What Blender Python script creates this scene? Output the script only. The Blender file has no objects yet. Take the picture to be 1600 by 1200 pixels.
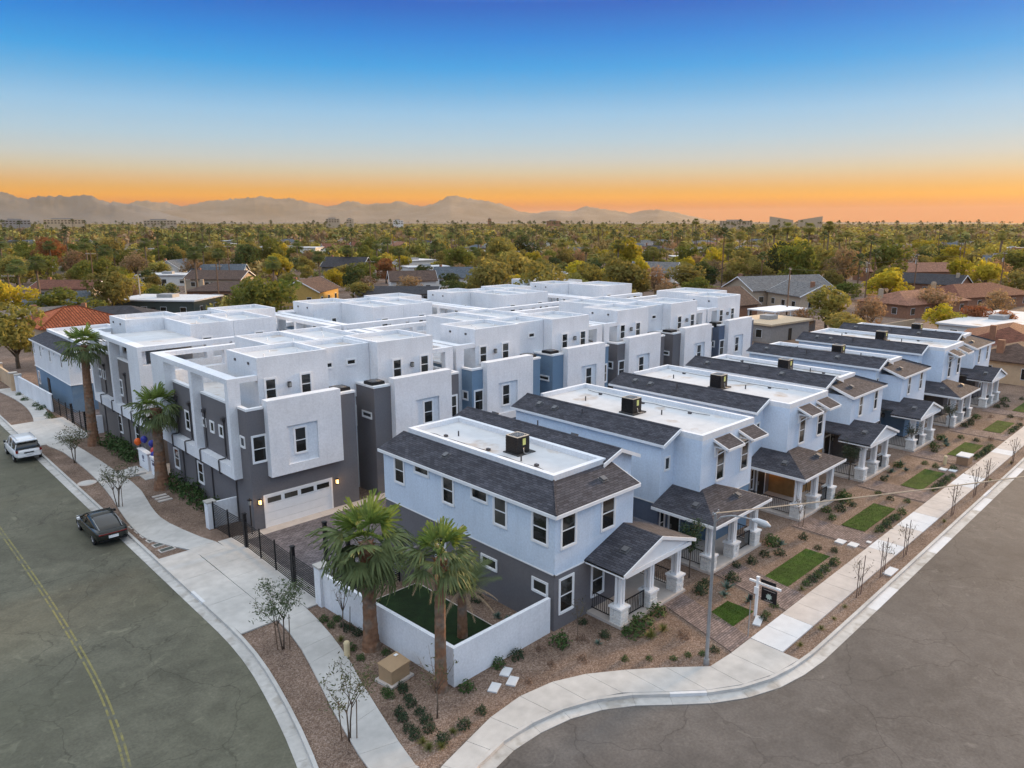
import bpy, bmesh, math, random
import numpy as np
from mathutils import Vector, Matrix
rnd = random.Random(7)
SC = bpy.context.scene
COL = SC.collection
R = math.radians
# ---------------------------------------------------------------- camera, world, sun, exposure
cam_d = bpy.data.cameras.new('camera'); cam = bpy.data.objects.new('camera', cam_d); COL.objects.link(cam)
cam_d.sensor_width = 36.0; cam_d.lens = 36.0*1148/1600; cam_d.clip_end = 40000; cam_d.clip_start = 0.5
cam.location = (0, 0, 18.5); cam.rotation_euler = (R(90-12.43), 0, R(46.1-90)); SC.camera = cam

HAZE = .38e-4
SUN_AZ, SUN_EL = -3.0, 9.0          # the sun stands just beyond the right edge of the picture, low
sun_dir = Vector((math.cos(R(SUN_AZ))*math.cos(R(SUN_EL)), math.sin(R(SUN_AZ))*math.cos(R(SUN_EL)), math.sin(R(SUN_EL))))
world = bpy.data.worlds.new('World'); SC.world = world; world.use_nodes = True
nt = world.node_tree; nt.nodes.clear()
def WN(t, **k):
    n = nt.nodes.new(t)
    for a, b in k.items(): setattr(n, a, b)
    return n
def srgb(r, g, b):
    f = lambda c: (c/255/12.92) if c/255 <= .04045 else ((c/255+.055)/1.055)**2.4
    return (f(r), f(g), f(b), 1)
wo = WN('ShaderNodeOutputWorld'); bg = WN('ShaderNodeBackground'); bg2 = WN('ShaderNodeBackground'); ad = WN('ShaderNodeAddShader')
sky = WN('ShaderNodeTexSky', sky_type='NISHITA', sun_disc=False, sun_elevation=R(SUN_EL), sun_rotation=R(90-SUN_AZ), altitude=300, dust_density=2.0, ozone_density=2.0)
tc = WN('ShaderNodeTexCoord'); sp = WN('ShaderNodeSeparateXYZ'); ramp = WN('ShaderNodeValToRGB')
nt.links.new(tc.outputs['Generated'], sp.inputs[0])
nt.links.new(sp.outputs['Z'], ramp.inputs[0])
cr = ramp.color_ramp; cr.interpolation = 'LINEAR'
# SKYBEGIN
vis = [[0.2255, 0.0042, 0.0005], [0.4165, 0.1553, 0.0005], [0.3646, 0.1811, 0.0402], [0.3382, 0.2178, 0.1102], [0.3048, 0.2651, 0.1919], [0.2643, 0.2904, 0.2873], [0.2048, 0.2935, 0.3559], [0.1417, 0.2702, 0.3899], [0.0585, 0.2125, 0.3807], [0.013, 0.1739, 0.3844], [0.0005, 0.1172, 0.3528], [0.0005, 0.0615, 0.2781]]
vz = [0.0166, 0.0305, 0.0403, 0.0508, 0.0629, 0.0789, 0.1025, 0.1334, 0.1634, 0.1876, 0.2209, 0.2583]
# SKYEND
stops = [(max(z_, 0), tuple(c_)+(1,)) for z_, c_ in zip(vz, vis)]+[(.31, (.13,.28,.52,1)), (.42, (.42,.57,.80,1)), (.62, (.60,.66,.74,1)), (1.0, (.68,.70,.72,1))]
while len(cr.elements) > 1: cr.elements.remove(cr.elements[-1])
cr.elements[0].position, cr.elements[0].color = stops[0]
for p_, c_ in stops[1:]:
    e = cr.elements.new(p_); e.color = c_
# warmer and brighter towards the sun along the horizon
dt = WN('ShaderNodeVectorMath', operation='DOT_PRODUCT'); dt.inputs[1].default_value = (math.cos(R(SUN_AZ)), math.sin(R(SUN_AZ)), 0)
nt.links.new(tc.outputs['Generated'], dt.inputs[0])
mr = WN('ShaderNodeMapRange'); mr.inputs[1].default_value = .2; mr.inputs[2].default_value = 1.0; mr.interpolation_type = 'SMOOTHSTEP'
nt.links.new(dt.outputs['Value'], mr.inputs[0])
mz = WN('ShaderNodeMapRange'); mz.inputs[1].default_value = .15; mz.inputs[2].default_value = 0.0; mz.interpolation_type = 'SMOOTHSTEP'
nt.links.new(sp.outputs['Z'], mz.inputs[0])
mu = WN('ShaderNodeMath', operation='MULTIPLY'); nt.links.new(mr.outputs[0], mu.inputs[0]); nt.links.new(mz.outputs[0], mu.inputs[1])
mu2 = WN('ShaderNodeMath', operation='MULTIPLY'); mu2.inputs[1].default_value = .05; nt.links.new(mu.outputs[0], mu2.inputs[0])
mx = WN('ShaderNodeMixRGB'); mx.inputs['Color2'].default_value = (.46, .21, .06, 1)
nt.links.new(mu2.outputs[0], mx.inputs['Fac']); nt.links.new(ramp.outputs[0], mx.inputs['Color1'])
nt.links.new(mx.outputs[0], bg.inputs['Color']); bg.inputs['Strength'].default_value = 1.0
nt.links.new(sky.outputs[0], bg2.inputs['Color']); bg2.inputs['Strength'].default_value = 0.002
nt.links.new(bg.outputs[0], ad.inputs[0]); nt.links.new(bg2.outputs[0], ad.inputs[1]); nt.links.new(ad.outputs[0], wo.inputs['Surface'])
sl = bpy.data.lights.new('sun', 'SUN'); sl.energy = 3.3; sl.angle = R(8); sl.color = (1.0, .63, .30)
so = bpy.data.objects.new('sun', sl); COL.objects.link(so); so.rotation_euler = (-sun_dir).to_track_quat('-Z', 'Y').to_euler(); so.location = (60, -30, 60)
SC.view_settings.view_transform = 'Standard'; SC.view_settings.look = 'None'; SC.view_settings.exposure = 1.0; SC.view_settings.gamma = 1
SC.view_settings.use_curve_mapping = False
SC.render.engine = 'CYCLES'
SC.cycles.use_denoising = True; SC.cycles.max_bounces = 5; SC.cycles.diffuse_bounces = 3; SC.cycles.glossy_bounces = 2
SC.cycles.transmission_bounces = 2; SC.cycles.volume_bounces = 0; SC.cycles.transparent_max_bounces = 6; SC.cycles.caustics_reflective = False; SC.cycles.caustics_refractive = False

# ---------------------------------------------------------------- materials
MATS = {}
def mat(name, col, rough=.85, noise=None, scale=3.0, amt=.12, bump=0.0, bscale=40, metal=0.0, emit=None, es=0.0, objcol=False, attr=None, transl=0.0, big=None, coord='Object', spec=.3, streak=0.0):
    """procedural surface: base colour broken up by two noises and a fine bump"""
    if name in MATS: return MATS[name]
    m = bpy.data.materials.new(name); m.use_nodes = True; t = m.node_tree; n = t.nodes; l = t.links
    b = n['Principled BSDF']; b.inputs['Roughness'].default_value = rough; b.inputs['Metallic'].default_value = metal
    b.inputs['Specular IOR Level'].default_value = spec
    c4 = tuple(col[:3])+(1,)
    tcn = n.new('ShaderNodeTexCoord'); geo = n.new('ShaderNodeNewGeometry')
    vec = geo.outputs['Position'] if coord == 'World' else tcn.outputs['Object']
    src = None
    if objcol or attr:
        if objcol: a = n.new('ShaderNodeObjectInfo'); src = a.outputs['Color']
        else: a = n.new('ShaderNodeAttribute'); a.attribute_name = attr; src = a.outputs['Color']
    nz = n.new('ShaderNodeTexNoise'); nz.inputs['Scale'].default_value = scale; nz.inputs['Detail'].default_value = 6; l.new(vec, nz.inputs['Vector'])
    r1 = n.new('ShaderNodeMapRange'); r1.inputs[1].default_value = .3; r1.inputs[2].default_value = .7; r1.inputs[3].default_value = 1-amt; r1.inputs[4].default_value = 1+amt
    l.new(nz.outputs[0], r1.inputs[0])
    fac = r1.outputs[0]
    if big:
        n2 = n.new('ShaderNodeTexNoise'); n2.inputs['Scale'].default_value = big[0]; n2.inputs['Detail'].default_value = 3; l.new(vec, n2.inputs['Vector'])
        r2 = n.new('ShaderNodeMapRange'); r2.inputs[1].default_value = .35; r2.inputs[2].default_value = .65; r2.inputs[3].default_value = 1-big[1]; r2.inputs[4].default_value = 1+big[1]
        l.new(n2.outputs[0], r2.inputs[0]); mm = n.new('ShaderNodeMath'); mm.operation = 'MULTIPLY'; l.new(fac, mm.inputs[0]); l.new(r2.outputs[0], mm.inputs[1]); fac = mm.outputs[0]
    if streak:
        mp = n.new('ShaderNodeMapping'); mp.inputs['Scale'].default_value = (2.6, 2.6, .22); l.new(vec, mp.inputs[0]); n4 = n.new('ShaderNodeTexNoise'); n4.inputs['Scale'].default_value = 1.4; n4.inputs['Detail'].default_value = 5; l.new(mp.outputs[0], n4.inputs['Vector'])
        r4 = n.new('ShaderNodeMapRange'); r4.inputs[1].default_value = .52; r4.inputs[2].default_value = .75; r4.inputs[3].default_value = 1; r4.inputs[4].default_value = 1-streak; l.new(n4.outputs[0], r4.inputs[0])
        m4 = n.new('ShaderNodeMath'); m4.operation = 'MULTIPLY'; l.new(fac, m4.inputs[0]); l.new(r4.outputs[0], m4.inputs[1]); fac = m4.outputs[0]
    vm = n.new('ShaderNodeVectorMath'); vm.operation = 'SCALE'
    if noise:
        mc = n.new('ShaderNodeMixRGB'); mc.inputs[1].default_value = c4; mc.inputs[2].default_value = tuple(noise[:3])+(1,)
        n3 = n.new('ShaderNodeTexNoise'); n3.inputs['Scale'].default_value = noise[3]; n3.inputs['Detail'].default_value = 5; l.new(vec, n3.inputs['Vector'])
        r3 = n.new('ShaderNodeMapRange'); r3.inputs[1].default_value = noise[4]; r3.inputs[2].default_value = noise[4]+.12; l.new(n3.outputs[0], r3.inputs[0])
        l.new(r3.outputs[0], mc.inputs[0]); l.new(mc.outputs[0], vm.inputs[0])
    elif src: l.new(src, vm.inputs[0])
    else: vm.inputs[0].default_value = col[:3]
    l.new(fac, vm.inputs['Scale']); l.new(vm.outputs[0], b.inputs['Base Color'])
    if bump:
        nb = n.new('ShaderNodeTexNoise'); nb.inputs['Scale'].default_value = bscale; nb.inputs['Detail'].default_value = 4; l.new(vec, nb.inputs['Vector'])
        bp = n.new('ShaderNodeBump'); bp.inputs['Strength'].default_value = bump; bp.inputs['Distance'].default_value = .02; l.new(nb.outputs[0], bp.inputs['Height']); l.new(bp.outputs[0], b.inputs['Normal'])
    if emit: b.inputs['Emission Color'].default_value = tuple(emit)+(1,); b.inputs['Emission Strength'].default_value = es
    if transl:
        tr = n.new('ShaderNodeBsdfTranslucent'); ms = n.new('ShaderNodeMixShader'); ms.inputs[0].default_value = transl
        l.new(vm.outputs[0], tr.inputs['Color']); l.new(b.outputs[0], ms.inputs[1]); l.new(tr.outputs[0], ms.inputs[2]); l.new(ms.outputs[0], n['Material Output'].inputs['Surface'])
    MATS[name] = m
    return m
white = mat('white_stucco', (.72,.735,.76), .9, scale=9, amt=.07, bump=.5, bscale=26, big=(.5,.05), streak=.07)
housewall = mat('pale_blue_white_stucco', (.61,.695,.80), .9, scale=9, amt=.07, bump=.5, bscale=26, big=(.5,.05), streak=.06)
trim = mat('white_trim', (.80,.80,.80), .6, amt=.03)
grey = mat('grey_stucco', (.155,.148,.155), .9, scale=9, amt=.07, bump=.3, bscale=22, big=(.4,.06))
warmgrey = mat('taupe_stucco', (.165,.15,.142), .9, scale=9, amt=.07, bump=.3, bscale=22, big=(.4,.07))
blue = mat('blue_stucco', (.165,.25,.345), .9, scale=9, amt=.06, bump=.3, bscale=22, big=(.4,.06))
slate = mat('slate_shaded_blue_stucco', (.11,.14,.20), .9, scale=9, amt=.06, bump=.3, bscale=22, big=(.4,.06))  # end townhouse's own paint; on the second porch house, its blue paint in shade
peach = mat('peach_stucco', (.55,.40,.26), .9, scale=6, amt=.06, bump=.3, big=(.5,.08))
membrane = mat('roof_membrane', (.56,.565,.57), .75, noise=(.40,.33,.27,.5,.58), scale=1.5, amt=.06, bump=.2, bscale=6, big=(.25,.05))
glass = mat('window_glass', (.016,.017,.016), .06, scale=.8, amt=.35, spec=.6)
_g = glass.node_tree; _oi = _g.nodes.new('ShaderNodeObjectInfo'); _mr = _g.nodes.new('ShaderNodeMapRange'); _mr.inputs[1].default_value = .55; _mr.inputs[2].default_value = 1; _mr.inputs[3].default_value = 0; _mr.inputs[4].default_value = 1
_mc = _g.nodes.new('ShaderNodeMixRGB'); _mc.inputs[1].default_value = (.014, .015, .014, 1); _mc.inputs[2].default_value = (.075, .072, .062, 1); _g.links.new(_oi.outputs['Random'], _mr.inputs[0]); _g.links.new(_mr.outputs[0], _mc.inputs[0])
_vm = [q for q in _g.nodes if q.bl_idname == 'ShaderNodeVectorMath'][0]; _g.links.new(_mc.outputs[0], _vm.inputs[0])
black = mat('black_metal', (.018,.018,.02), .45, metal=.3)
darkdoor = mat('dark_door', (.02,.018,.016), .5)
concrete = mat('concrete', (.47,.455,.43), .9, scale=2.2, amt=.09, bump=.25, bscale=50, big=(.35,.09), coord='World')
concrete_new = mat('concrete_new', (.60,.605,.61), .9, scale=2.2, amt=.06, bump=.25, bscale=50, coord='World')
concrete_tan = mat('concrete_tan', (.50,.45,.41), .9, scale=2.2, amt=.08, bump=.25, bscale=50, big=(.35,.07), coord='World')
gutterc = mat('gutter_concrete', (.46,.445,.42), .9, noise=(.34,.32,.29,1.2,.52), scale=3, amt=.1, bump=.25, coord='World', big=(.3,.12))
stonew = mat('pale_stone', (.74,.73,.70), .8, noise=(.50,.48,.46,7,.56), scale=14, amt=.13, bump=.5, bscale=30)
tanmetal = mat('tan_box', (.37,.25,.145), .6, scale=4, amt=.05)
steel = mat('galvanised_steel', (.36,.37,.38), .5, metal=.6)
brass = mat('lamp_glow', (.8,.5,.2), .4, emit=(1,.55,.2), es=2.2)
woodpole = mat('wood_pole', (.16,.10,.065), .9, scale=5, amt=.2)
stakem = mat('stake_wood', (.13,.085,.055), .85, amt=.2)
lampwarm = (1, .55, .22)

def asphalt_mat(name, base, tint):
    m = bpy.data.materials.new(name); m.use_nodes = True; t = m.node_tree; n = t.nodes; l = t.links; b = n['Principled BSDF']
    b.inputs['Roughness'].default_value = .88; b.inputs['Specular IOR Level'].default_value = .25
    g = n.new('ShaderNodeNewGeometry'); P = g.outputs['Position']
    def noise(s, d=4, dist=0):
        x = n.new('ShaderNodeTexNoise'); x.inputs['Scale'].default_value = s; x.inputs['Detail'].default_value = d+5; x.inputs['Roughness'].default_value = .62; x.inputs['Distortion'].default_value = dist; l.new(P, x.inputs['Vector']); return x.outputs[0]
    def rng(v, a, b2, c, d):
        x = n.new('ShaderNodeMapRange'); x.inputs[1].default_value = a; x.inputs[2].default_value = b2; x.inputs[3].default_value = c; x.inputs[4].default_value = d; l.new(v, x.inputs[0]); return x.outputs[0]
    def mul(a, c):
        x = n.new('ShaderNodeMath'); x.operation = 'MULTIPLY'; l.new(a, x.inputs[0]); l.new(c, x.inputs[1]); return x.outputs[0]
    f = mul(rng(noise(.16, 3, .4), .35, .65, .78, 1.2), mul(rng(noise(1.1, 6, .6), .34, .66, .84, 1.16), rng(noise(9, 3), .3, .7, .80, 1.2)))
    # crack network with wobbling lines
    wv = n.new('ShaderNodeTexNoise'); wv.inputs['Scale'].default_value = .5; wv.inputs['Detail'].default_value = 5; l.new(P, wv.inputs['Vector'])
    sc_ = n.new('ShaderNodeVectorMath'); sc_.operation = 'SCALE'; sc_.inputs['Scale'].default_value = 2.2; l.new(wv.outputs['Color'], sc_.inputs[0])
    av = n.new('ShaderNodeVectorMath'); av.operation = 'ADD'; l.new(P, av.inputs[0]); l.new(sc_.outputs[0], av.inputs[1])
    vo = n.new('ShaderNodeTexVoronoi'); vo.feature = 'DISTANCE_TO_EDGE'; vo.inputs['Scale'].default_value = .2; l.new(av.outputs[0], vo.inputs['Vector'])
    ck = rng(vo.outputs['Distance'], .002, .008, .70, 1.0); f = mul(f, ck)
    # pale paint and patch blotches
    bl = rng(noise(.9, 6, 1.0), .60, .70, 0, .42)
    cb = n.new('ShaderNodeVectorMath'); cb.operation = 'SCALE'; cb.inputs[0].default_value = base; l.new(f, cb.inputs['Scale'])
    mc = n.new('ShaderNodeMixRGB'); mc.inputs[2].default_value = (base[0]*2.2, base[1]*2.2, base[2]*2.15, 1); l.new(bl, mc.inputs[0]); l.new(cb.outputs[0], mc.inputs[1])
    m2 = n.new('ShaderNodeMixRGB'); m2.inputs[2].default_value = tint+(1,); l.new(rng(noise(.09, 2), .45, .62, 0, .55), m2.inputs[0]); l.new(mc.outputs[0], m2.inputs[1])
    l.new(m2.outputs[0], b.inputs['Base Color'])
    nb = n.new('ShaderNodeTexNoise'); nb.inputs['Scale'].default_value = 60; l.new(P, nb.inputs['Vector']); bp = n.new('ShaderNodeBump'); bp.inputs['Strength'].default_value = .4; bp.inputs['Distance'].default_value = .01
    l.new(nb.outputs[0], bp.inputs['Height']); l.new(bp.outputs[0], b.inputs['Normal'])
    MATS[name] = m; return m
asphalt_a = asphalt_mat('asphalt_old', (.118,.113,.082), (.104,.103,.070))
asphalt_b = asphalt_mat('asphalt_grey', (.112,.101,.092), (.092,.085,.080))

def shingle_mat(name, base, rowh=.14, tabw=.33):
    """three-tab shingles: brick pattern in the slope's own UV (metres)"""
    m = bpy.data.materials.new(name); m.use_nodes = True; t = m.node_tree; n = t.nodes; l = t.links; b = n['Principled BSDF']; b.inputs['Roughness'].default_value = .92; b.inputs['Specular IOR Level'].default_value = .2
    u = n.new('ShaderNodeUVMap'); br = n.new('ShaderNodeTexBrick'); l.new(u.outputs[0], br.inputs['Vector'])
    br.inputs['Scale'].default_value = 1; br.inputs['Brick Width'].default_value = tabw; br.inputs['Row Height'].default_value = rowh; br.inputs['Mortar Size'].default_value = .012; br.inputs['Mortar Smooth'].default_value = .3
    br.inputs['Color1'].default_value = (base[0]*.72, base[1]*.72, base[2]*.74, 1); br.inputs['Color2'].default_value = (base[0]*1.3, base[1]*1.28, base[2]*1.28, 1); br.inputs['Mortar'].default_value = (base[0]*.35, base[1]*.35, base[2]*.37, 1); br.offset = .5
    nz = n.new('ShaderNodeTexNoise'); nz.inputs['Scale'].default_value = 1.2; nz.inputs['Detail'].default_value = 6; l.new(u.outputs[0], nz.inputs['Vector'])
    r1 = n.new('ShaderNodeMapRange'); r1.inputs[1].default_value = .3; r1.inputs[2].default_value = .7; r1.inputs[3].default_value = .82; r1.inputs[4].default_value = 1.2; l.new(nz.outputs[0], r1.inputs[0])
    vm = n.new('ShaderNodeVectorMath'); vm.operation = 'SCALE'; l.new(br.outputs['Color'], vm.inputs[0]); l.new(r1.outputs[0], vm.inputs['Scale']); l.new(vm.outputs[0], b.inputs['Base Color'])
    bp = n.new('ShaderNodeBump'); bp.inputs['Strength'].default_value = .6; bp.inputs['Distance'].default_value = .02; bp.invert = True; l.new(br.outputs['Fac'], bp.inputs['Height']); l.new(bp.outputs[0], b.inputs['Normal'])
    MATS[name] = m; return m
shingle = shingle_mat('charcoal_shingle', (.060,.061,.072))
shingle_b = shingle_mat('brown_shingle', (.12,.085,.068))
paver = shingle_mat('clay_paver', (.20,.155,.14), .12, .24)
alleypaver = shingle_mat('alley_paver', (.14,.13,.14), .16, .3)

def gravel_mat():
    m = bpy.data.materials.new('desert_gravel'); m.use_nodes = True; t = m.node_tree; n = t.nodes; l = t.links; b = n['Principled BSDF']; b.inputs['Roughness'].default_value = .95; b.inputs['Specular IOR Level'].default_value = .1
    g = n.new('ShaderNodeNewGeometry'); vo = n.new('ShaderNodeTexVoronoi'); vo.inputs['Scale'].default_value = 22; l.new(g.outputs['Position'], vo.inputs['Vector'])
    cr2 = n.new('ShaderNodeValToRGB'); sx = n.new('ShaderNodeSeparateColor'); l.new(vo.outputs['Color'], sx.inputs[0]); l.new(sx.outputs[0], cr2.inputs[0])
    cr2.color_ramp.elements[0].color = (.12,.082,.065,1); cr2.color_ramp.elements[1].color = (.31,.235,.19,1)
    e = cr2.color_ramp.elements.new(.5); e.color = (.20,.138,.102,1)
    nz = n.new('ShaderNodeTexNoise'); nz.inputs['Scale'].default_value = .5; nz.inputs['Detail'].default_value = 7; l.new(g.outputs['Position'], nz.inputs['Vector'])
    r1 = n.new('ShaderNodeMapRange'); r1.inputs[1].default_value = .3; r1.inputs[2].default_value = .7; r1.inputs[3].default_value = .7; r1.inputs[4].default_value = 1.22; l.new(nz.outputs[0], r1.inputs[0])
    vm = n.new('ShaderNodeVectorMath'); vm.operation = 'SCALE'; l.new(cr2.outputs[0], vm.inputs[0]); l.new(r1.outputs[0], vm.inputs['Scale']); l.new(vm.outputs[0], b.inputs['Base Color'])
    bp = n.new('ShaderNodeBump'); bp.inputs['Strength'].default_value = .8; bp.inputs['Distance'].default_value = .03; l.new(vo.outputs['Distance'], bp.inputs['Height']); bp.invert = True; l.new(bp.outputs[0], b.inputs['Normal'])
    MATS['desert_gravel'] = m; return m
gravel = gravel_mat()
dirt = mat('dry_ground', (.16,.125,.085), .95, noise=(.075,.085,.035,.03,.5), scale=.25, amt=.2, coord='World', big=(.02,.25))

# ---------------------------------------------------------------- mesh helpers
class MB:
    def __init__(s): s.v = []; s.f = []; s.m = []; s.uv = {}
    def add(s, vs, fs, m=0):
        o = len(s.v); s.v += [tuple(a) for a in vs]
        for f in fs: s.f.append(tuple(i+o for i in f)); s.m.append(m)
        return s
    def box(s, x0, x1, y0, y1, z0, z1, m=0):
        x0, x1 = sorted((x0, x1)); y0, y1 = sorted((y0, y1)); z0, z1 = sorted((z0, z1))
        return s.add([(x0,y0,z0),(x1,y0,z0),(x1,y1,z0),(x0,y1,z0),(x0,y0,z1),(x1,y0,z1),(x1,y1,z1),(x0,y1,z1)],
                     [(0,3,2,1),(4,5,6,7),(0,1,5,4),(1,2,6,5),(2,3,7,6),(3,0,4,7)], m)
    def prism(s, pts, z0, z1, m=0):
        n = len(pts); a = sum(pts[i][0]*pts[(i+1)%n][1]-pts[(i+1)%n][0]*pts[i][1] for i in range(n))
        if a < 0: pts = pts[::-1]
        zz0 = z0 if callable(z0) else (lambda x, y: z0); zz1 = z1 if callable(z1) else (lambda x, y: z1)
        vs = [(x, y, zz0(x, y)) for x, y in pts]+[(x, y, zz1(x, y)) for x, y in pts]
        return s.add(vs, [tuple(range(n))[::-1], tuple(range(n, 2*n))]+[(i, (i+1)%n, n+(i+1)%n, n+i) for i in range(n)], m)
    def slab(s, pts, t, m=0):
        """roof slope: 3-D polygon given a thickness t downwards"""
        n = len(pts); q = Vector(pts[1])-Vector(pts[0]); k = Vector(pts[2])-Vector(pts[0])
        if q.cross(k).z < 0: pts = pts[::-1]
        return s.add([(x, y, z-t) for x, y, z in pts]+[tuple(p) for p in pts], [tuple(range(n))[::-1], tuple(range(n, 2*n))]+[(i, (i+1)%n, n+(i+1)%n, n+i) for i in range(n)], m)
    def tube(s, p, q, r0, r1=None, n=8, m=0, cap=True):
        r1 = r0 if r1 is None else r1; p = Vector(p); q = Vector(q); d = (q-p).normalized()
        a = d.orthogonal().normalized(); b = d.cross(a)
        vs = []
        for c, r in ((p, r0), (q, r1)):
            for i in range(n):
                w = 2*math.pi*i/n; vs.append(c+a*math.cos(w)*r+b*math.sin(w)*r)
        fs = [(i, (i+1)%n, n+(i+1)%n, n+i) for i in range(n)]
        if cap: fs += [tuple(range(n))[::-1], tuple(range(n, 2*n))]
        return s.add(vs, fs, m)
    def path(s, pts, r, n=6, m=0):
        """one continuous swept tube through the points"""
        pts = [Vector(p) for p in pts]; rs = r if isinstance(r, (list, tuple)) else [r]*len(pts); vs = []; fs = []
        a = None
        for k, p in enumerate(pts):
            d = (pts[min(k+1, len(pts)-1)]-pts[max(k-1, 0)]).normalized()
            a = (a-d*a.dot(d)).normalized() if a is not None and (a-d*a.dot(d)).length > 1e-4 else d.orthogonal().normalized()
            b = d.cross(a)
            for i in range(n):
                w = 2*math.pi*i/n; vs.append(p+a*math.cos(w)*rs[k]+b*math.sin(w)*rs[k])
        for k in range(len(pts)-1):
            for i in range(n): fs.append((k*n+i, k*n+(i+1)%n, (k+1)*n+(i+1)%n, (k+1)*n+i))
        fs += [tuple(range(n))[::-1], tuple(range((len(pts)-1)*n, len(pts)*n))]
        return s.add(vs, fs, m)
    def mesh(s, name, mats, smooth=False, slopeuv=False):
        me = bpy.data.meshes.new(name); me.from_pydata(s.v, [], s.f); me.update()
        for m in (mats if isinstance(mats, (list, tuple)) else [mats]): me.materials.append(m)
        me.polygons.foreach_set('material_index', s.m)
        if smooth: me.polygons.foreach_set('use_smooth', [True]*len(s.f))
        if slopeuv:
            uv = me.uv_layers.new(name='UVMap')
            for p in me.polygons:
                nx, ny, nz_ = p.normal; h = math.hypot(nx, ny)
                if h < 1e-3: dx, dy = 1, 0
                else: dx, dy = -ny/h, nx/h
                for li in p.loop_indices:
                    c = me.vertices[me.loops[li].vertex_index].co
                    u_ = c.x*dx+c.y*dy
                    w_ = c.z/h if h > .05 else c.y*dx-c.x*dy
                    uv.data[li].uv = (u_, w_)
        return me
    def build(s, name, mats, parent=None, loc=(0,0,0), rotz=0, smooth=False, slopeuv=False):
        return put(s.mesh(name, mats, smooth, slopeuv), name, parent, loc, rotz)
def put(me, name, parent=None, loc=(0,0,0), rotz=0, scale=None):
    o = bpy.data.objects.new(name, me); COL.objects.link(o); o.location = loc; o.rotation_euler[2] = rotz
    if scale: o.scale = scale
    if parent: o.parent = parent
    return o
def tag(o, label=None, cat=None, group=None, kind=None):
    if label: o['label'] = label
    if cat: o['category'] = cat
    if group: o['group'] = group
    if kind: o['kind'] = kind
    return o
def thing(name, label, cat, loc=(0,0,0), rotz=0, group=None):
    o = bpy.data.objects.new(name, None); COL.objects.link(o); o.empty_display_size = .2
    o.location = loc; o.rotation_euler[2] = rotz
    return tag(o, label, cat, group)
def struct(mb, name, mats, **k): return tag(mb.build(name, mats, **k), kind='structure')
def dup(root, loc, rotz=0, label=None, group=None, scale=None, color=None):
    r = root.copy(); COL.objects.link(r); r.location = loc; r.rotation_euler = (0, 0, rotz)
    if label: r['label'] = label
    if group: r['group'] = group
    if scale: r.scale = scale
    if color: r.color = color
    for ch in KIDS.get(root.name, ()):
        c = ch.copy(); COL.objects.link(c); c.parent = r
        if color: c.color = color
        for g in KIDS.get(ch.name, ()):
            d = g.copy(); COL.objects.link(d); d.parent = c
    return r
KIDS = {}
def kids(root):
    """remember a thing's children once, so that dup() need not search"""
    m = {}
    for o in bpy.data.objects:
        if o.parent: m.setdefault(o.parent.name, []).append(o)
    def rec(o):
        KIDS[o.name] = m.get(o.name, [])
        for c in KIDS[o.name]: rec(c)
    rec(root)

# ---------------------------------------------------------------- windows, doors, lamps (shared meshes)
FACE = {'-y': 0, '+x': math.pi/2, '+y': math.pi, '-x': -math.pi/2}
_wc = {}
def window(parent, face, u, pos, z0, w, h, kind='double', t=.1):
    key = (round(w, 2), round(h, 2), kind, t)
    if key not in _wc:
        f = MB(); d = .05
        f.box(-w/2, -w/2+t, -d, .02, 0, h); f.box(w/2-t, w/2, -d, .02, 0, h)
        f.box(-w/2+t, w/2-t, -d, .02, h-t, h); f.box(-w/2+t, w/2-t, -d-.02, .02, 0, t)
        s_ = .03; a, b = -w/2+t, w/2-t
        f.box(a, a+s_, -.03, .02, t, h-t); f.box(b-s_, b, -.03, .02, t, h-t); f.box(a+s_, b-s_, -.03, .02, t, t+s_); f.box(a+s_, b-s_, -.03, .02, h-t-s_, h-t)
        panes = []
        if kind == 'double':
            zm = h*.5; f.box(a+s_, b-s_, -.034, .02, zm-.025, zm+.025); rs = [(a+s_, b-s_, t+s_, zm-.025), (a+s_, b-s_, zm+.025, h-t-s_)]
        elif kind == 'slider': rs = [(a+s_, -.012, t+s_, h-t-s_), (.012, b-s_, t+s_, h-t-s_)]; f.box(-.012, .012, -.03, .02, t+s_, h-t-s_)
        else: rs = [(a+s_, b-s_, t+s_, h-t-s_)]
        for x0, x1, za, zb in rs: panes.append(MB().box(x0, x1, -.012, .012, za, zb).mesh('pane', glass))
        _wc[key] = (f.mesh('window', trim), panes)
    fm, panes = _wc[key]
    loc = (u, pos, z0) if face[1] == 'y' else (pos, u, z0)
    o = put(fm, 'window', parent, loc, FACE[face])
    for p in panes: put(p, 'pane', o)
    return o
_lm = {}
def wall_lamp(parent, face, u, pos, z, lit=False):
    if lit not in _lm:
        b = MB().box(-.06, .06, -.05, 0, -.12, .12).box(-.09, .09, -.24, -.06, .13, .17)
        for sx in (-1, 1):
            for yy in (-.23, -.07): b.box(sx*.075-.01, sx*.075+.01, yy-.01, yy+.01, -.14, .13)
        b.box(-.085, .085, -.24, -.06, -.17, -.14)
        g = MB().box(-.06, .06, -.21, -.09, -.139, .129)
        _lm[lit] = (b.mesh('wall_lamp', black), g.mesh('lamp_glass', brass if lit else mat('dull_glass', (.3,.3,.28), .2)))
    loc = (u, pos, z) if face[1] == 'y' else (pos, u, z)
    o = put(_lm[lit][0], 'wall_lamp', parent, loc, FACE[face]); put(_lm[lit][1], 'lamp_glass', o)
    if lit:
        L = bpy.data.lights.new('lamp_light', 'POINT'); L.energy = 2.6; L.color = lampwarm; L.shadow_soft_size = .06
        lo = bpy.data.objects.new('lamp_light', L); COL.objects.link(lo); lo.parent = o; lo.location = (0, -.32, -.1)
    return o
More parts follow.
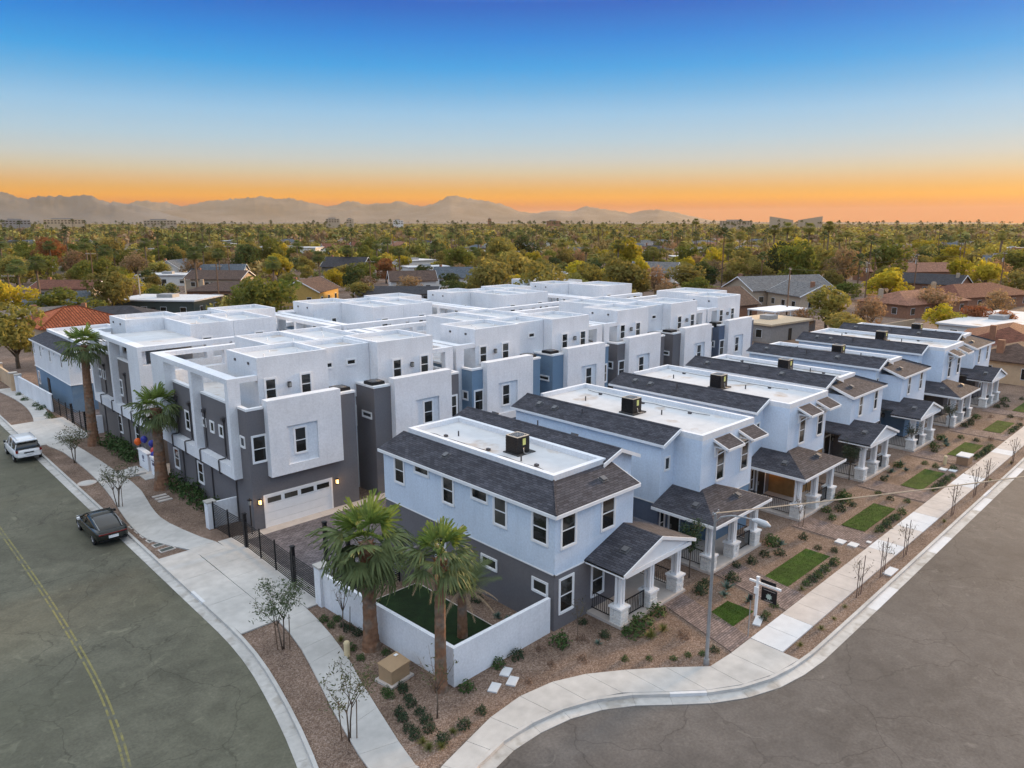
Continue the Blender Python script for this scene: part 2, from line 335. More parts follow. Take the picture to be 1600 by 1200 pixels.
def ring(mb, x0, x1, y0, y1, z0, z1, t=.2, m=0):
    mb.box(x0, x1, y0, y0+t, z0, z1, m); mb.box(x0, x1, y1-t, y1, z0, z1, m); mb.box(x0, x0+t, y0+t, y1-t, z0, z1, m); mb.box(x1-t, x1, y0+t, y1-t, z0, z1, m)
_shared = {}
def shared(key, fn):
    if key not in _shared: _shared[key] = fn()
    return _shared[key]
# ================================================================ townhouse pairs (three storeys, garages, roof terraces)
class Ctx:
    """local building frame, optionally mirrored in x and y, so that one plan serves both hands"""
    def __init__(s, ox=0, sx=1, oy=0, sy=1): s.ox, s.sx, s.oy, s.sy = ox, sx, oy, sy
    def X(s, x): return s.ox+s.sx*x
    def Y(s, y): return s.oy+s.sy*y
    def box(s, mb, x0, x1, y0, y1, z0, z1, m=0): return mb.box(s.X(x0), s.X(x1), s.Y(y0), s.Y(y1), z0, z1, m)
    def slab(s, mb, pts, t=.12, m=0): return mb.slab([(s.X(x), s.Y(y), z) for x, y, z in pts], t, m)
    def face(s, f):
        sg = 1 if f[0] == '+' else -1
        sg *= s.sx if f[1] == 'x' else s.sy
        return ('+' if sg > 0 else '-')+f[1]
    def win(s, P, f, u, pos, z0, w, h, kind='double', t=.1):
        if f[1] == 'y': return window(P, s.face(f), s.X(u), s.Y(pos), z0, w, h, kind, t)
        return window(P, s.face(f), s.Y(u), s.X(pos), z0, w, h, kind, t)
    def lamp(s, P, f, u, pos, z, lit=False):
        if f[1] == 'y': return wall_lamp(P, s.face(f), s.X(u), s.Y(pos), z, lit)
        return wall_lamp(P, s.face(f), s.Y(u), s.X(pos), z, lit)

def garage_door(P, c, x0, x1, y):
    """door of four sections, the top one glazed, in a white frame"""
    fr = MB(); c.box(fr, x0-.12, x0, y-.06, y+.02, 0, 2.25); c.box(fr, x1, x1+.12, y-.06, y+.02, 0, 2.25); c.box(fr, x0, x1, y-.06, y+.02, 2.13, 2.25)
    d = fr.build('garage_door', trim, P)
    for k in range(4):
        s_ = MB(); c.box(s_, x0+.003, x1-.003, y-.035, y+.02, k*.5325+.008, (k+1)*.5325-.008)
        for j in range(1, 4): c.box(s_, x0+.03, x1-.03, y-.04, y-.034, k*.5325+j*.133-.012, k*.5325+j*.133-.004)
        s_.build('door_section', trim, d)
    n = 4; ww = (x1-x0)/n
    for j in range(n):
        g = MB(); c.box(g, x0+ww*j+.12, x0+ww*(j+1)-.12, y-.052, y-.034, 1.70, 2.03); g.build('pane', glass, d)

def downpipe(P, c, x, y, z0, z1, face='-x', bend=0):
    m = MB()
    if face == '-x':
        pts = [(c.X(x-.06), c.Y(y), z1)]
        if bend: pts += [(c.X(x-.06), c.Y(y), 4.12), (c.X(x-.12), c.Y(y), 4.02), (c.X(x-.54), c.Y(y), 4.02), (c.X(x-.57), c.Y(y), 3.95), (c.X(x-.57), c.Y(y), 3.15), (c.X(x-.5), c.Y(y), 3.1), (c.X(x-.05), c.Y(y), 3.05)]
        else: pts += [(c.X(x-.06), c.Y(y), z0)]
        m.path(pts, .045, 6); c.box(m, x-.2, x, y-.14, y+.14, z1-.02, z1+.18); c.box(m, x-.03, x, y-.24, y+.24, z1+.18, z1+.25)
    m.build('downpipe', mat('dark_pipe', (.07,.065,.068), .5), P)

def roof_block(P, wm, c, x0, x1, y0, y1, z0, ztop, wall='upper_wall', pz=.32):
    w = MB(); c.box(w, x0, x1, y0, y1, z0, ztop-pz); w.build(wall, wm, P)
    r = MB(); a0, a1 = sorted((c.X(x0), c.X(x1))); b0, b1 = sorted((c.Y(y0), c.Y(y1))); ring(r, a0, a1, b0, b1, ztop-pz, ztop, .2); r.build('parapet', white, P)
    f = MB().box(a0+.2, a1-.2, b0+.2, b1-.2, ztop-pz, ztop-pz+.03); f.build('roof_membrane', membrane, P)

def townhouse(kx, row, cm, cm2, label, right=True, lit=False, xr=None):
    ox = 17.5*kx
    c = Ctx(ox, 1, 0, 1) if row == 1 else Ctx(ox, 1, 113.0, -1)
    T = thing('townhouse', label, 'townhouse', (0,0,0), group='three storey stucco townhouses with roof terraces')
    near = row == 1
    units = [(0, c)] + ([(1, Ctx(c.ox+51.6, -1, c.oy, c.sy))] if right else [])
    XR = 33.9 if right else 25.05
    for ui, u in units:
        w = MB(); u.box(w, 17.7, 25.05, 40.9, 55.0, 0, 6.7); w.build('lower_wall', cm, T)
        p = MB()   # coloured parapet round the terrace
        u.box(p, 17.7, 25.05, 40.9, 41.1, 6.7, 7.62); u.box(p, 17.7, 17.9, 41.1, 54.4, 6.7, 7.62)
        p.build('terrace_wall', cm, T)
        for cc in ((17.66, 18.74, 40.86, 41.14), (23.76, 25.09, 40.86, 41.14), (17.66, 17.94, 41.14, 42.08), (17.66, 17.94, 42.57, 47.68), (17.66, 17.94, 48.17, 52.58)):
            q = MB(); u.box(q, *cc, 7.62, 7.76); q.build('parapet_cap', trim, T)
        tw = MB(); u.box(tw, 23.9, 25.05, 41.1, 43.08, 6.7, 7.62); tw.build('tower', cm, T)
        tq = MB(); u.box(tq, 23.8, 25.09, 41.14, 43.09, 7.62, 7.74); tq.build('parapet_cap', trim, T)
        tf = MB(); u.box(tf, 17.9, 24.0, 41.1, 42.1, 6.7, 6.76); u.box(tf, 17.9, 19.1, 42.1, 54.5, 6.7, 6.76); u.box(tf, 19.1, 22.2, 46.4, 54.5, 6.7, 6.76); tf.build('terrace_floor', membrane, T)
        # projecting white panel with its recessed square
        pn = MB(); y0, y1 = 40.4, 40.895
        u.box(pn, 18.78, 19.93, y0, y1, 3.4, 8.15); u.box(pn, 22.0, 23.72, y0, y1, 3.4, 8.15); u.box(pn, 19.93, 22.0, y0, y1, 6.4, 8.15); u.box(pn, 19.93, 22.0, y0, y1, 3.4, 3.97)
        u.box(pn, 19.93, 22.0, y0+.13, y1, 3.97, 6.4); pn.build('facade_panel', white, T)
        bk = MB(); u.box(bk, 18.8, 23.7, 40.895, 41.12, 7.765, 8.148); bk.build('panel_back', white, T)
        u.win(T, '-y', 20.85, y0+.13, 4.48, .92, 1.75)
        u.win(T, '-y', 18.35, 40.9, 4.35, .98, 1.75)
        u.win(T, '-x', 41.68, 17.7, 5.25, .68, .74, 'single')
        if near or ui == 0: garage_door(T, u, 18.47, 22.93, 40.9)
        for lx in (18.05, 23.35): u.lamp(T, '-y', lx, 40.9, 1.95, lit and ui == 0)
        # third floor
        roof_block(T, white, u, 19.1, 23.88, 42.1, 46.4, 6.7, 10.48)
        u.win(T, '-y', 19.9, 42.1, 7.72, .85, 1.45); u.win(T, '-y', 22.28, 42.1, 7.72, .85, 1.45)
        u.lamp(T, '-y', 21.08, 42.1, 8.6)
        u.win(T, '-y', 24.45 if ui == 0 else 25.35, 43.1, 8.95, .8, .48, 'single', .09)
        u.win(T, '-x', 41.85, 25.05, 5.45, 1.15, .5, 'single') if False else None
        # side windows
        if ui == 0:
            for yy, z0, w_, h_, kd in ((50.35, 4.55, .85, 1.4, 'double'), (47.45, 5.4, .62, .62, 'single'), (46.15, 5.25, .7, .8, 'single'), (44.75, 5.25, .7, .8, 'single'), (53.2, 1.1, 1.0, 1.55, 'double'), (48.85, 1.1, 1.0, 1.55, 'double')):
                if row == 2: yy = {50.35: 48.4, 47.45: 46.95, 46.15: 44.0, 44.75: 42.8, 53.2: 51.3, 48.85: 47.05}[yy]
                u.win(T, '-x', yy, 17.7, z0, w_, h_, kd)
            for yy in (52.1, 49.75, 47.2, 44.2):
                if kx == 0: downpipe(T, u, 17.7, yy, 4.3, 6.45, bend=.62)
            for yy in (51.8, 49.45, 46.8, 43.05):
                if kx == 0: downpipe(T, u, 17.7, yy, .1, 2.95)
        # white terrace frame on the outer side
        fr = MB()
        u.box(fr, 17.2, 17.95, 42.1, 42.55, 3.2, 9.42); u.box(fr, 17.2, 17.95, 47.7, 48.15, 3.95, 9.1); u.box(fr, 17.2, 17.95, 52.6, 54.5, 3.2, 9.42)
        u.box(fr, 17.2, 17.95, 42.55, 52.6, 9.1, 9.42); u.box(fr, 17.2, 17.69, 42.55, 52.6, 3.2, 3.95)
        u.box(fr, 17.95, 19.08, 42.1, 42.5, 9.1, 9.42); fr.build('terrace_frame', white, T)
        # small terrace pier, light wall and scuppers
        for yy in (43.2, 45.1): sc = MB(); u.box(sc, 19.04, 19.1, yy-.09, yy+.09, 9.95, 10.1); sc.build('scupper', mat('dark_pipe', (.07,.065,.068), .5), T)
        roof_block(T, white, u, 22.2, 25.79 if right else 28.4, 46.42, 52.3, 6.7, 10.40, pz=.3)
        for (vx, vy, hh) in ((20.1, 43.2, .55), (22.9, 44.2, .4), (23.3, 43.0, .45), (21.4, 45.2, .3), (24.6, 48, .5), (23.6, 50, .35)):
            MB().tube((u.X(vx), u.Y(vy), 10.05), (u.X(vx), u.Y(vy), 10.12+hh*.7), .04, n=6).build('vent_pipe', trim, T)
    # recess between the two units
    roof_block(T, white, c, 23.9, 27.7 if right else 25.6, 43.1, 46.38, 6.72, 10.36)
    if right: m_ = MB(); c.box(m_, 25.06, 26.74, 43.2, 54.9, 0, 6.7); m_.build('lower_wall', cm2, T)
    if right: c.win(T, '-x', 41.85, 26.55, 5.42, 1.2, .48, 'single')
    if right: c.win(T, '-y', 26.2, 43.2, 4.6, .75, 1.5); c.win(T, '-y', 26.2, 43.2, 1.6, .6, 1.2, 'single')
    # screen wall along the walk between the rows
    s_ = MB(); xr = 34.4 if right else 27
    c.box(s_, 17.2, xr, 54.5, 55.1, 3.25, 8.0); c.box(s_, 17.2, xr, 54.5, 55.1, 9.1, 9.42)
    posts = [(17.2, 17.5), (22.3, 22.8), (24.4, 25.1)]+([(26.5, 27.2), (28.8, 29.3), (34.1, 34.4)] if right else [(26.5, 27.0)])
    for a, b in posts: c.box(s_, a, b, 54.5, 55.1, 8.0, 9.1)
    s_.build('screen_wall', white, T)
    for a in (23.5, 28.0): c.win(T, '+y', a, 52.3, 8.1, .9, 1.2) if right or a < 25 else None
    if row == 2:
        for a in (19.0, 20.0, 21.3): c.win(T, '-y' if False else '+y', a, 46.4, 7.7, .7, 1.3)
        if kx == 0:
            d = MB(); c.box(d, 17.95, 22.2, 46.4, 54.5, 9.15, 9.40); d.build('terrace_roof', membrane, T)
    return T

tsets = [(warmgrey, white), (blue, white), (warmgrey, white), (slate, white)]
lab1 = ['grey and white townhouse pair nearest the street gate, lit lamps at its garage', 'white townhouse pair with blue corner towers facing the porch houses', 'white townhouse pair with grey towers beyond the blue towered pair', 'far end townhouse with slate blue tower beside the brown roofed bungalow']
for k in range(4):
    townhouse(k, 1, grey if k in (0, 2) else (blue if k == 1 else slate), white, lab1[k], right=(k < 3), lit=(k == 0))
lab2 = ['second row townhouse pair with grey walls facing the street behind two palms', 'second row white townhouse pair behind the nearest garage block', 'second row white townhouse pair in the middle of the block', 'second row white townhouse at the far end of the block']
for k in range(4):
    townhouse(k, 2, warmgrey if k in (0, 2) else blue, white, lab2[k], right=(k < 3))
# condensers standing on the tower roofs
def condenser_mesh(s, h):
    b = MB(); b.box(-s/2, s/2, -s/2, s/2, .06, h); b.box(-s/2+.05, s/2-.05, -s/2+.05, s/2-.05, 0, .06)
    for i in range(9):
        z = .12+i*(h-.2)/9; b.box(-s/2-.012, s/2+.012, -s/2-.012, s/2+.012, z, z+.03)
    return b.mesh('louvred_case', black)
def fan_mesh(s, h):
    b = MB(); 
    for rr in (.42, .30, .18):
        n = 20
        for i in range(n):
            a0, a1 = 2*math.pi*i/n, 2*math.pi*(i+1)/n
            b.tube((s*rr*math.cos(a0), s*rr*math.sin(a0), h+.03), (s*rr*math.cos(a1), s*rr*math.sin(a1), h+.03), .014, n=4)
    for i in range(8):
        a0 = 2*math.pi*i/8; b.tube((0,0,h+.035), (s*.44*math.cos(a0), s*.44*math.sin(a0), h+.03), .012, n=4)
    return b.mesh('fan_guard', steel)
def rim_mesh(s, h): 
    b = MB(); ring(b, -s/2, s/2, -s/2, s/2, h, h+.03, .07); return b.mesh('top_rim', mat('cream_rim', (.62,.52,.40), .5))
cm_, cf_, cr_ = condenser_mesh(1.0, .5), fan_mesh(1.0, .5), rim_mesh(1.0, .5)
def low_unit(x, y, z, lab):
    t = thing('air_conditioner', lab, 'air conditioner', (x, y, z), group='low condensers on the townhouse towers')
    put(cm_, 'louvred_case', t); put(cf_, 'fan_guard', t)
for k, lx in ((0, 24.45), (0, 27.15), (1, 41.95), (1, 44.65), (2, 59.5), (2, 62.15), (3, 70.6)):
    low_unit(lx, 41.75, 7.45, 'low black condenser on the %s tower of the %s townhouse' % ('left' if (k == 0 and lx < 26) or lx in (41.95, 59.5) else 'right', ['nearest grey', 'blue', 'second grey', 'slate blue'][k]))

# ================================================================ porch houses along the walk
def pedestal_stones(P, x0, y0, s=.62, z0=.0, h=.98):
    """stone-veneered pedestal: core, offset ashlar pieces, cap"""
    core = MB().box(x0+.03, x0+s-.03, y0+.03, y0+s-.03, z0, h).build('pedestal', mat('mortar', (.5,.48,.45), .95), P)
    rr = random.Random(int(x0*10)); zz = z0
    hs = []
    while zz < h-.06:
        hh = min(rr.choice((.09, .12, .17)), h-zz); hs.append((zz, hh)); zz += hh
    for za, hh in hs:
        for side in range(4):
            split = rr.uniform(.3, .7)
            for a, b in ((0, split), (split, 1)):
                key = (round(hh, 2), round((b-a)*5))
                L = s*(b-a)-.012; dpt = rr.choice((.03, .045, .055))
                me = shared(('stone', round(hh, 2), round(L, 2)), lambda: MB().add([(-L/2,-.0,.004),(L/2,0,.004),(L/2,0,hh-.006),(-L/2,0,hh-.006),(-L/2+.012,-.05,.012),(L/2-.012,-.045,.010),(L/2-.01,-.05,hh-.014),(-L/2+.01,-.042,hh-.012)],
                    [(0,1,5,4),(1,2,6,5),(2,3,7,6),(3,0,4,7),(4,5,6,7),(3,2,1,0)]).mesh('stone', stonew))
                m_ = x0+s*(a+b)/2
                cx, cy = x0+s/2, y0+s/2; off = s*(a+b)/2-s/2; dd = s/2-.03+(dpt-.05)
                if side == 0: loc, rz = (cx+off, cy-dd, za), 0
                elif side == 1: loc, rz = (cx+dd, cy+off, za), math.pi/2
                elif side == 2: loc, rz = (cx-off, cy+dd, za), math.pi
                else: loc, rz = (cx-dd, cy-off, za), -math.pi/2
                put(me, 'stone', core, loc, rz)
    MB().box(x0-.06, x0+s+.06, y0-.06, y0+s+.06, h, h+.1).build('pedestal_cap', trim, P)
    cx, cy = x0+s/2, y0+s/2
    post = MB().box(cx-.17, cx+.17, cy-.17, cy+.17, h+.1, h+.2)
    for ax, ay in ((-.1,-.1),(.1,-.1),(-.1,.1),(.1,.1)): post.box(cx+ax-.07, cx+ax+.07, cy+ay-.07, cy+ay+.07, h+.2, 2.72)
    post.box(cx-.085, cx+.085, cy-.085, cy+.085, h+.2, 2.72); post.box(cx-.19, cx+.19, cy-.19, cy+.19, 2.60, 2.74); post.build('column', trim, P)
def railing(P, p, q, z0=.22, h=.92):
    p = Vector((p[0], p[1], 0)); q = Vector((q[0], q[1], 0)); L = (q-p).length; a = math.atan2(q.y-p.y, q.x-p.x)
    m = MB().box(0, L, -.025, .025, z0+h-.04, z0+h).box(0, L, -.02, .02, z0+.08, z0+.11).box(0, .04, -.02, .02, z0, z0+h).box(L-.04, L, -.02, .02, z0, z0+h)
    o = m.build('railing', black, P, (p.x, p.y, 0), a)
    bal = shared('baluster', lambda: MB().box(-.009, .009, -.009, .009, .11, h-.04).mesh('baluster', black))
    n = max(2, int(L/.125))
    for i in range(1, n): put(bal, 'baluster', o, (L*i/n, 0, z0))
    return o
def roofvent(P, x, y, z, sl=(0, 0), m=None):
    vm_ = shared('box_vent', lambda: MB().box(-.22, .22, -.2, .2, 0, .05).box(-.16, .16, -.15, .15, .05, .15).mesh('box_vent', mat('vent_metal', (.13,.13,.135), .5, metal=.3)))
    o = put(vm_, 'box_vent', P, (x, y, z)); o.rotation_euler = (sl[0], sl[1], 0); return o
SLP = .368
def front_house(kind, c, label, W, g, pb, lowc, lowc2, fw, gableporch, mirror_porch=False, lit=False, open_bay=0, hw=5.75):
    """kind 'A': hip/shed shingle front with flat roof behind; kind 'B': flat parapet front with two awnings.
       local x runs from the gable-roofed side wall, local y is the world's"""
    T = thing('porch_house', label, 'house', (0,0,0), group='two storey white houses with columned porches')
    sg = c.sx
    lw = MB(); c.box(lw, 0, W, 22.5, 34, 0, 2.93); lw.build('lower_wall', lowc, T)
    lw2 = MB(); c.box(lw2, 2.9, W, 20.7, 22.5, 0, 2.93); lw2.build('lower_wall', lowc2, T)
    soff = MB(); c.box(soff, g, 2.9, 20.7, 22.5, 2.80, 2.93); soff.build('porch_ceiling', trim, T)
    bd = MB(); c.box(bd, g-.05, W+.05, 20.65, 20.72, 2.86, 2.93)
    if sg > 0: c.box(bd, -.05, .0, 22.45, 34.02, 2.86, 2.93)
    else: c.box(bd, W, W+.05, 20.65, 34.02, 2.86, 2.93)
    bd.build('belt_trim', trim, T)
    st = MB(); e = .035
    hb = 5.84 if kind == 'A' else 6.72
    c.box(st, g-e, W+e, 20.7-e, 22.46, 2.932, hb); st.build('upper_wall', housewall, T)
    st = MB(); c.box(st, -e, (W-1.7) if kind == 'A' else W+e, 22.46, 34+e, 2.932, 6.3 if kind == 'A' else 6.4)
    if kind == 'A': side = MB(); c.box(side, W-1.7, W+e, 22.46, 34+e, 2.932, 5.84); side.build('upper_wall', housewall, T)
    # closed gable over the side strip
    yy0, yy1 = 22.46, 34+e; zt = 6.3 if kind == 'A' else 6.4
    pr = [(-e, zt), (2.4, zt), (2.4, 6.66), (1.3, 7.04), (-e, 6.53)]
    vs = [(c.X(x), yy0, z) for x, z in pr]+[(c.X(x), yy1, z) for x, z in pr]; n = 5
    fs = [tuple(range(n)), tuple(range(n, 2*n))[::-1]]+[(i, n+i, n+(i+1)%n, (i+1)%n) for i in range(n)]
    if sg < 0: fs = [f[::-1] for f in fs]
    gb = MB().add(vs, fs); 
    wall = st.build('upper_wall', housewall, T); gb.build('gable_wall', housewall, T)
    # gabled shingle strip along the side
    y0, y1 = 22.12, 34.3
    s1 = MB(); c.slab(s1, [(-.28, y0, 6.50), (1.3, y0, 7.15), (1.3, y1, 7.15), (-.28, y1, 6.50)], .09); s1.build('shingle_slope', shingle, T, slopeuv=True)
    s2 = MB(); c.slab(s2, [(1.3, y0, 7.15), (2.55, y0, 6.70 if kind == 'A' else 6.72), (2.55, y1, 6.70 if kind == 'A' else 6.72), (1.3, y1, 7.15)], .09); s2.build('shingle_slope', shingle, T, slopeuv=True)
    rc = MB(); c.slab(rc, [(1.18, y0, 7.125), (1.3, y0, 7.185), (1.3, y1, 7.185), (1.18, y1, 7.125)], .02); c.slab(rc, [(1.3, y0, 7.185), (1.42, y0, 7.125), (1.42, y1, 7.125), (1.3, y1, 7.185)], .02); rc.build('ridge_cap', shingle, T, slopeuv=True)
    bg_ = MB()
    for (xa, za), (xb, zb) in (((-.30, 6.50), (1.3, 7.16)), ((1.3, 7.16), (2.75, 6.66))):
        c.slab(bg_, [(xa, y0-.06, za), (xb, y0-.06, zb), (xb, y0, zb), (xa, y0, za)], .2)
    bg_.build('barge_board', trim, T)
    ev = MB(); c.box(ev, -.30, -.26, y0, y1, 6.34, 6.49); ev.build('fascia', trim, T)
    if kind == 'A':
        xo, yo = W-1.6, 22.3      # outer corner of the flat part
        h1, h2 = W+.22, 20.45
        zt = 5.88+SLP*(yo-h2); 
        s3 = MB(); c.slab(s3, [(g-.25, h2, 5.88), (h1, h2, 5.88), (xo, yo, zt), (g-.25, yo+.2, zt+.07)] if False else [(g-.25, h2, 5.88), (h1, h2, 5.88), (xo, yo, zt), (g-.25, yo, zt)], .1); s3.build('shingle_slope', shingle, T, slopeuv=True)
        s4 = MB(); c.slab(s4, [(h1, h2, 5.88), (h1, 34.3, 5.88), (xo, 34.3, zt), (xo, yo, zt)], .1); s4.build('shingle_slope', shingle, T, slopeuv=True)
        s5 = MB()
        for i in range(16):
            t0 = i/16; t1 = t0+.075; p0 = Vector((h1, h2, 5.9)).lerp(Vector((xo, yo, zt+.02)), t0); p1 = Vector((h1, h2, 5.9)).lerp(Vector((xo, yo, zt+.02)), t1)
            s5.tube((c.X(p0.x), p0.y, p0.z), (c.X(p1.x), p1.y, p1.z), .07, .055, 5)
        s5.build('hip_cap', shingle, T, slopeuv=True)
        fs_ = MB(); c.box(fs_, g-.27, h1+.03, h2-.04, h2, 5.70, 5.87); c.box(fs_, h1, h1+.04, h2, 34.3, 5.70, 5.87); fs_.build('fascia', trim, T)
        rk = MB(); c.slab(rk, [(g-.29, h2, 5.88), (g-.25, h2, 5.88), (g-.25, yo, zt), (g-.29, yo, zt)], .2); rk.build('barge_board', trim, T)
        pp = MB(); a0, a1 = sorted((c.X(2.35), c.X(xo))); ring(pp, a0, a1, yo, 33.85, 6.3, zt+.27, .28)
        # chamfered parapet cap
        pp.build('parapet', white, T)
        MB().box(a0+.28, a1-.28, yo+.28, 33.57, 6.3, zt+.0).build('roof_membrane', membrane, T)
        ztop = zt
        wl = ((g+.85+.55, fw, 1.75 if fw > .9 else 1.6), (W-.95-.2, fw, 1.75))
        for (wx, w_) in ((fw_x, fw) for fw_x in ((W-.85, g+1.96) if fw > .9 else (g+1.75, W-1.35))):
            c.win(T, '-y', wx, 20.7-e, 4.02, w_, 1.78)
        roofvent(T, c.X(g+1.5), 21.4, 5.88+SLP*.95, (math.atan(SLP), 0))
        roofvent(T, c.X(W-.9), 29.5 if sg < 0 else 30, 5.88+.36*(1.1), (0, (-1 if sg < 0 else 1)*math.atan(SLP)))
    else:
        pp = MB(); a0, a1 = sorted((c.X(g-e), c.X(W+e))); ring(pp, a0, a1, 20.7-e, 22.46, 6.72, 7.04, .24)
        a0, a1 = sorted((c.X(2.3), c.X(W+e))); pp2 = MB(); pp2.box(a1-.24, a1, 22.46, 34, 6.4, 7.04).box(a0, a1-.24, 33.76, 34, 6.4, 7.04); pp2.build('parapet', white, T)
        MB().box(a0, a1-.24, 22.46, 33.76, 6.4, 6.76).build('roof_membrane', membrane, T)
        b0, b1 = sorted((c.X(g-e), c.X(W+e))); front = MB(); front.box(b0, b1, 20.7-e, 20.7-e+.24, 6.72, 7.04).box(b0, b0+.24, 20.7-e+.24, 22.46, 6.72, 7.04).box(b1-.24, b1, 20.7-e+.24, 22.46, 6.72, 7.04); front.build('parapet', white, T)
        MB().box(b0+.24, b1-.24, 20.7-e+.24, 22.46, 6.72, 6.755).build('roof_membrane', membrane, T)
        ztop = 6.76
        for cx in (g+2.0, g+4.75):
            c.win(T, '-y', cx, 20.7-e, 3.95, .95, 1.95)
            ar = MB(); y_ = 20.7-e
            n = 8
            for i in range(n):
                a_, b_ = math.pi*i/n, math.pi*(i+1)/n
                ar.tube((c.X(cx)+.42*math.cos(a_), y_-.03, 5.86+.28*math.sin(a_)), (c.X(cx)+.42*math.cos(b_), y_-.03, 5.86+.28*math.sin(b_)), .05, n=5)
            ar.build('window_arch', trim, T)
            aw = MB(); c.slab(aw, [(cx-.85, y_, 6.62), (cx+.85, y_, 6.62), (cx+.85, y_-.95, 6.22), (cx-.85, y_-.95, 6.22)], .07); A_ = aw.build('awning', shingle, T, slopeuv=True)
            at_ = MB(); c.slab(at_, [(cx-.9, y_, 6.63), (cx-.85, y_, 6.63), (cx-.85, y_-.97, 6.23), (cx-.9, y_-.97, 6.23)], .15); c.slab(at_, [(cx+.85, y_, 6.63), (cx+.9, y_, 6.63), (cx+.9, y_-.97, 6.23), (cx+.85, y_-.97, 6.23)], .15)
            c.box(at_, cx-.9, cx+.9, y_-1.0, y_-.95, 6.08, 6.22)
            for sx in (-.7, .7):
                c.box(at_, cx+sx-.04, cx+sx+.04, y_-.8, y_, 6.1, 6.18); c.box(at_, cx+sx-.04, cx+sx+.04, y_-.08, y_, 5.5, 6.1); at_.tube((c.X(cx+sx), y_-.04, 5.55), (c.X(cx+sx), y_-.7, 6.1), .035, n=4)
            at_.build('awning_bracket', trim, A_)
    if g > .9: c.win(T, '-y', .62 if g > 1.2 else .5, 22.46, 4.75, .55 if g < 2 else .62, .85, 'single', .08)
    roofvent(T, c.X(.55), 26.0 if kind == 'A' else 32.4, 6.50+.41*.83, (0, -sg*.39)); roofvent(T, c.X(.5), 32.6 if kind == 'A' else 31.0, 6.50+.41*.78, (0, -sg*.39))
    pv = MB(); 
    for vx, vy, hh in ((.6, 28.8, .35), (W-2.6, 25.5, .3), (W-3.2, 31.2, .3)):
        zb = 6.85 if vx < 1 else ztop; pv.tube((c.X(vx), vy, zb-.1), (c.X(vx), vy, zb+hh), .045, n=6)
    pv.build('pipe_vent', mat('dark_pipe', (.07,.065,.068), .5), T)
    ln = MB(); xs = W-.75 if kind == 'B' else W-2.2
    ln.path([(c.X(xs-.2*abs(math.sin(i*1.3))), 23.2+i*.82, ztop+.06) for i in range(13)], .02, 4)
    for i in range(3): ln.box(c.X(xs-.4)-.08, c.X(xs-.4)+.08, 24.3+i*3.6, 24.5+i*3.6, ztop, ztop+.12)
    ln.build('conduit', mat('dark_pipe', (.07,.065,.068), .5), T)
    # ground-floor front
    c.win(T, '-y', 4.75, 20.7, .8, 1.0, 1.72); 
    if sg < 0: c.win(T, '-y', W-.8, 20.7, .8, 1.05, 1.8)
    else: c.win(T, '-y', .42, 22.5, .9, .55, 1.55, 'double', .08)
    d = MB(); c.box(d, 1.12, 2.12, 22.44, 22.52, .22, 2.3); D = d.build('door', darkdoor, T); dh = MB(); c.box(dh, 1.2, 1.25, 22.38, 22.44, 1.1, 1.35); dh.build('door_handle', steel, D)
    dfm = MB(); c.box(dfm, 1.02, 1.12, 22.42, 22.52, .22, 2.4); c.box(dfm, 2.12, 2.22, 22.42, 22.52, .22, 2.4); c.box(dfm, 1.12, 2.12, 22.42, 22.52, 2.3, 2.4); dfm.build('door_frame', trim, T)
    c.lamp(T, '-y', 2.5, 22.5, 1.95, lit)
    # porch
    sl_ = MB(); a0, a1 = sorted((c.X(pb), c.X(pb+hw))); a0 += .35; a1 -= .3
    MB().box(a0-.05, a1+.05, 18.62, 22.5, 0, .22).build('porch_slab', concrete_tan, T) if True else None
    E0, E1 = a0-.35, a1+.3; zE = 3.02; yE = 18.35; mid = (E0+E1)/2
    if gableporch:
        zr = zE+SLP*.93*(mid-E0)
        for (xa, xb) in ((E0, mid), (E1, mid)):
            yb = 20.66
            q = MB(); q.slab([(xa, yE, zE), (xb, yE, zr), (xb, yb, zr), (xa, yb, zE)], .1); q.build('porch_roof', shingle, T, slopeuv=True)
        # the part that runs back beside the house front
        gx0, gx1 = sorted((c.X(-.3), c.X(g-.04)))
        gx0 = max(gx0, E0); gx1 = min(gx1, E1)
        if gx1-gx0 > .3:
            zf = lambda x: zr-(abs(x-mid))*(zr-zE)/(mid-E0)
            q = MB(); q.slab([(gx0, 20.66, zf(gx0)), (gx1, 20.66, zf(gx1)), (gx1, 22.44, zf(gx1)), (gx0, 22.44, zf(gx0))], .1); q.build('porch_roof', shingle, T, slopeuv=True)
        ped = MB(); y_ = yE+.12
        pr2 = [(E0+.25, zE-.06), (E1-.25, zE-.06), (mid, zr-.13)]
        ped.add([(x, y_, z) for x, z in pr2]+[(x, y_+.1, z) for x, z in pr2], [(0,1,2), (5,4,3), (0,3,4,1), (1,4,5,2), (2,5,3,0)]); ped.build('pediment', trim, T)
        bb = MB()
        for xa in (E0, E1):
            bb.slab([(xa, yE-.04, zE+.01), (mid, yE-.04, zr+.01), (mid, yE, zr+.01), (xa, yE, zE+.01)], .17)
        bb.box(E0+.28, E1-.28, yE+.05, yE+.35, 2.74, 2.95); bb.box(E0, E0+.05, yE, 20.6, zE-.18, zE-.02); bb.box(E1-.05, E1, yE, 20.6, zE-.18, zE-.02)
        bb.box(E0+.30, E0+.55, yE+.35, 20.64, 2.74, 2.93); bb.box(E1-.55, E1-.30, yE+.35, 22.4, 2.74, 2.93); bb.build('porch_beam', trim, T)
        roofvent(T, E0+1.35, 19.3, zE+.34*1.35, (0, -math.atan(.34)))
    else:
        xb = c.X(g-.04); pk = 20.66; rise = SLP*(pk-yE)
        F = [(E0, yE, zE), (E1, yE, zE), (E1-(pk-yE), pk, zE+rise), (E0+(pk-yE), pk, zE+rise)]
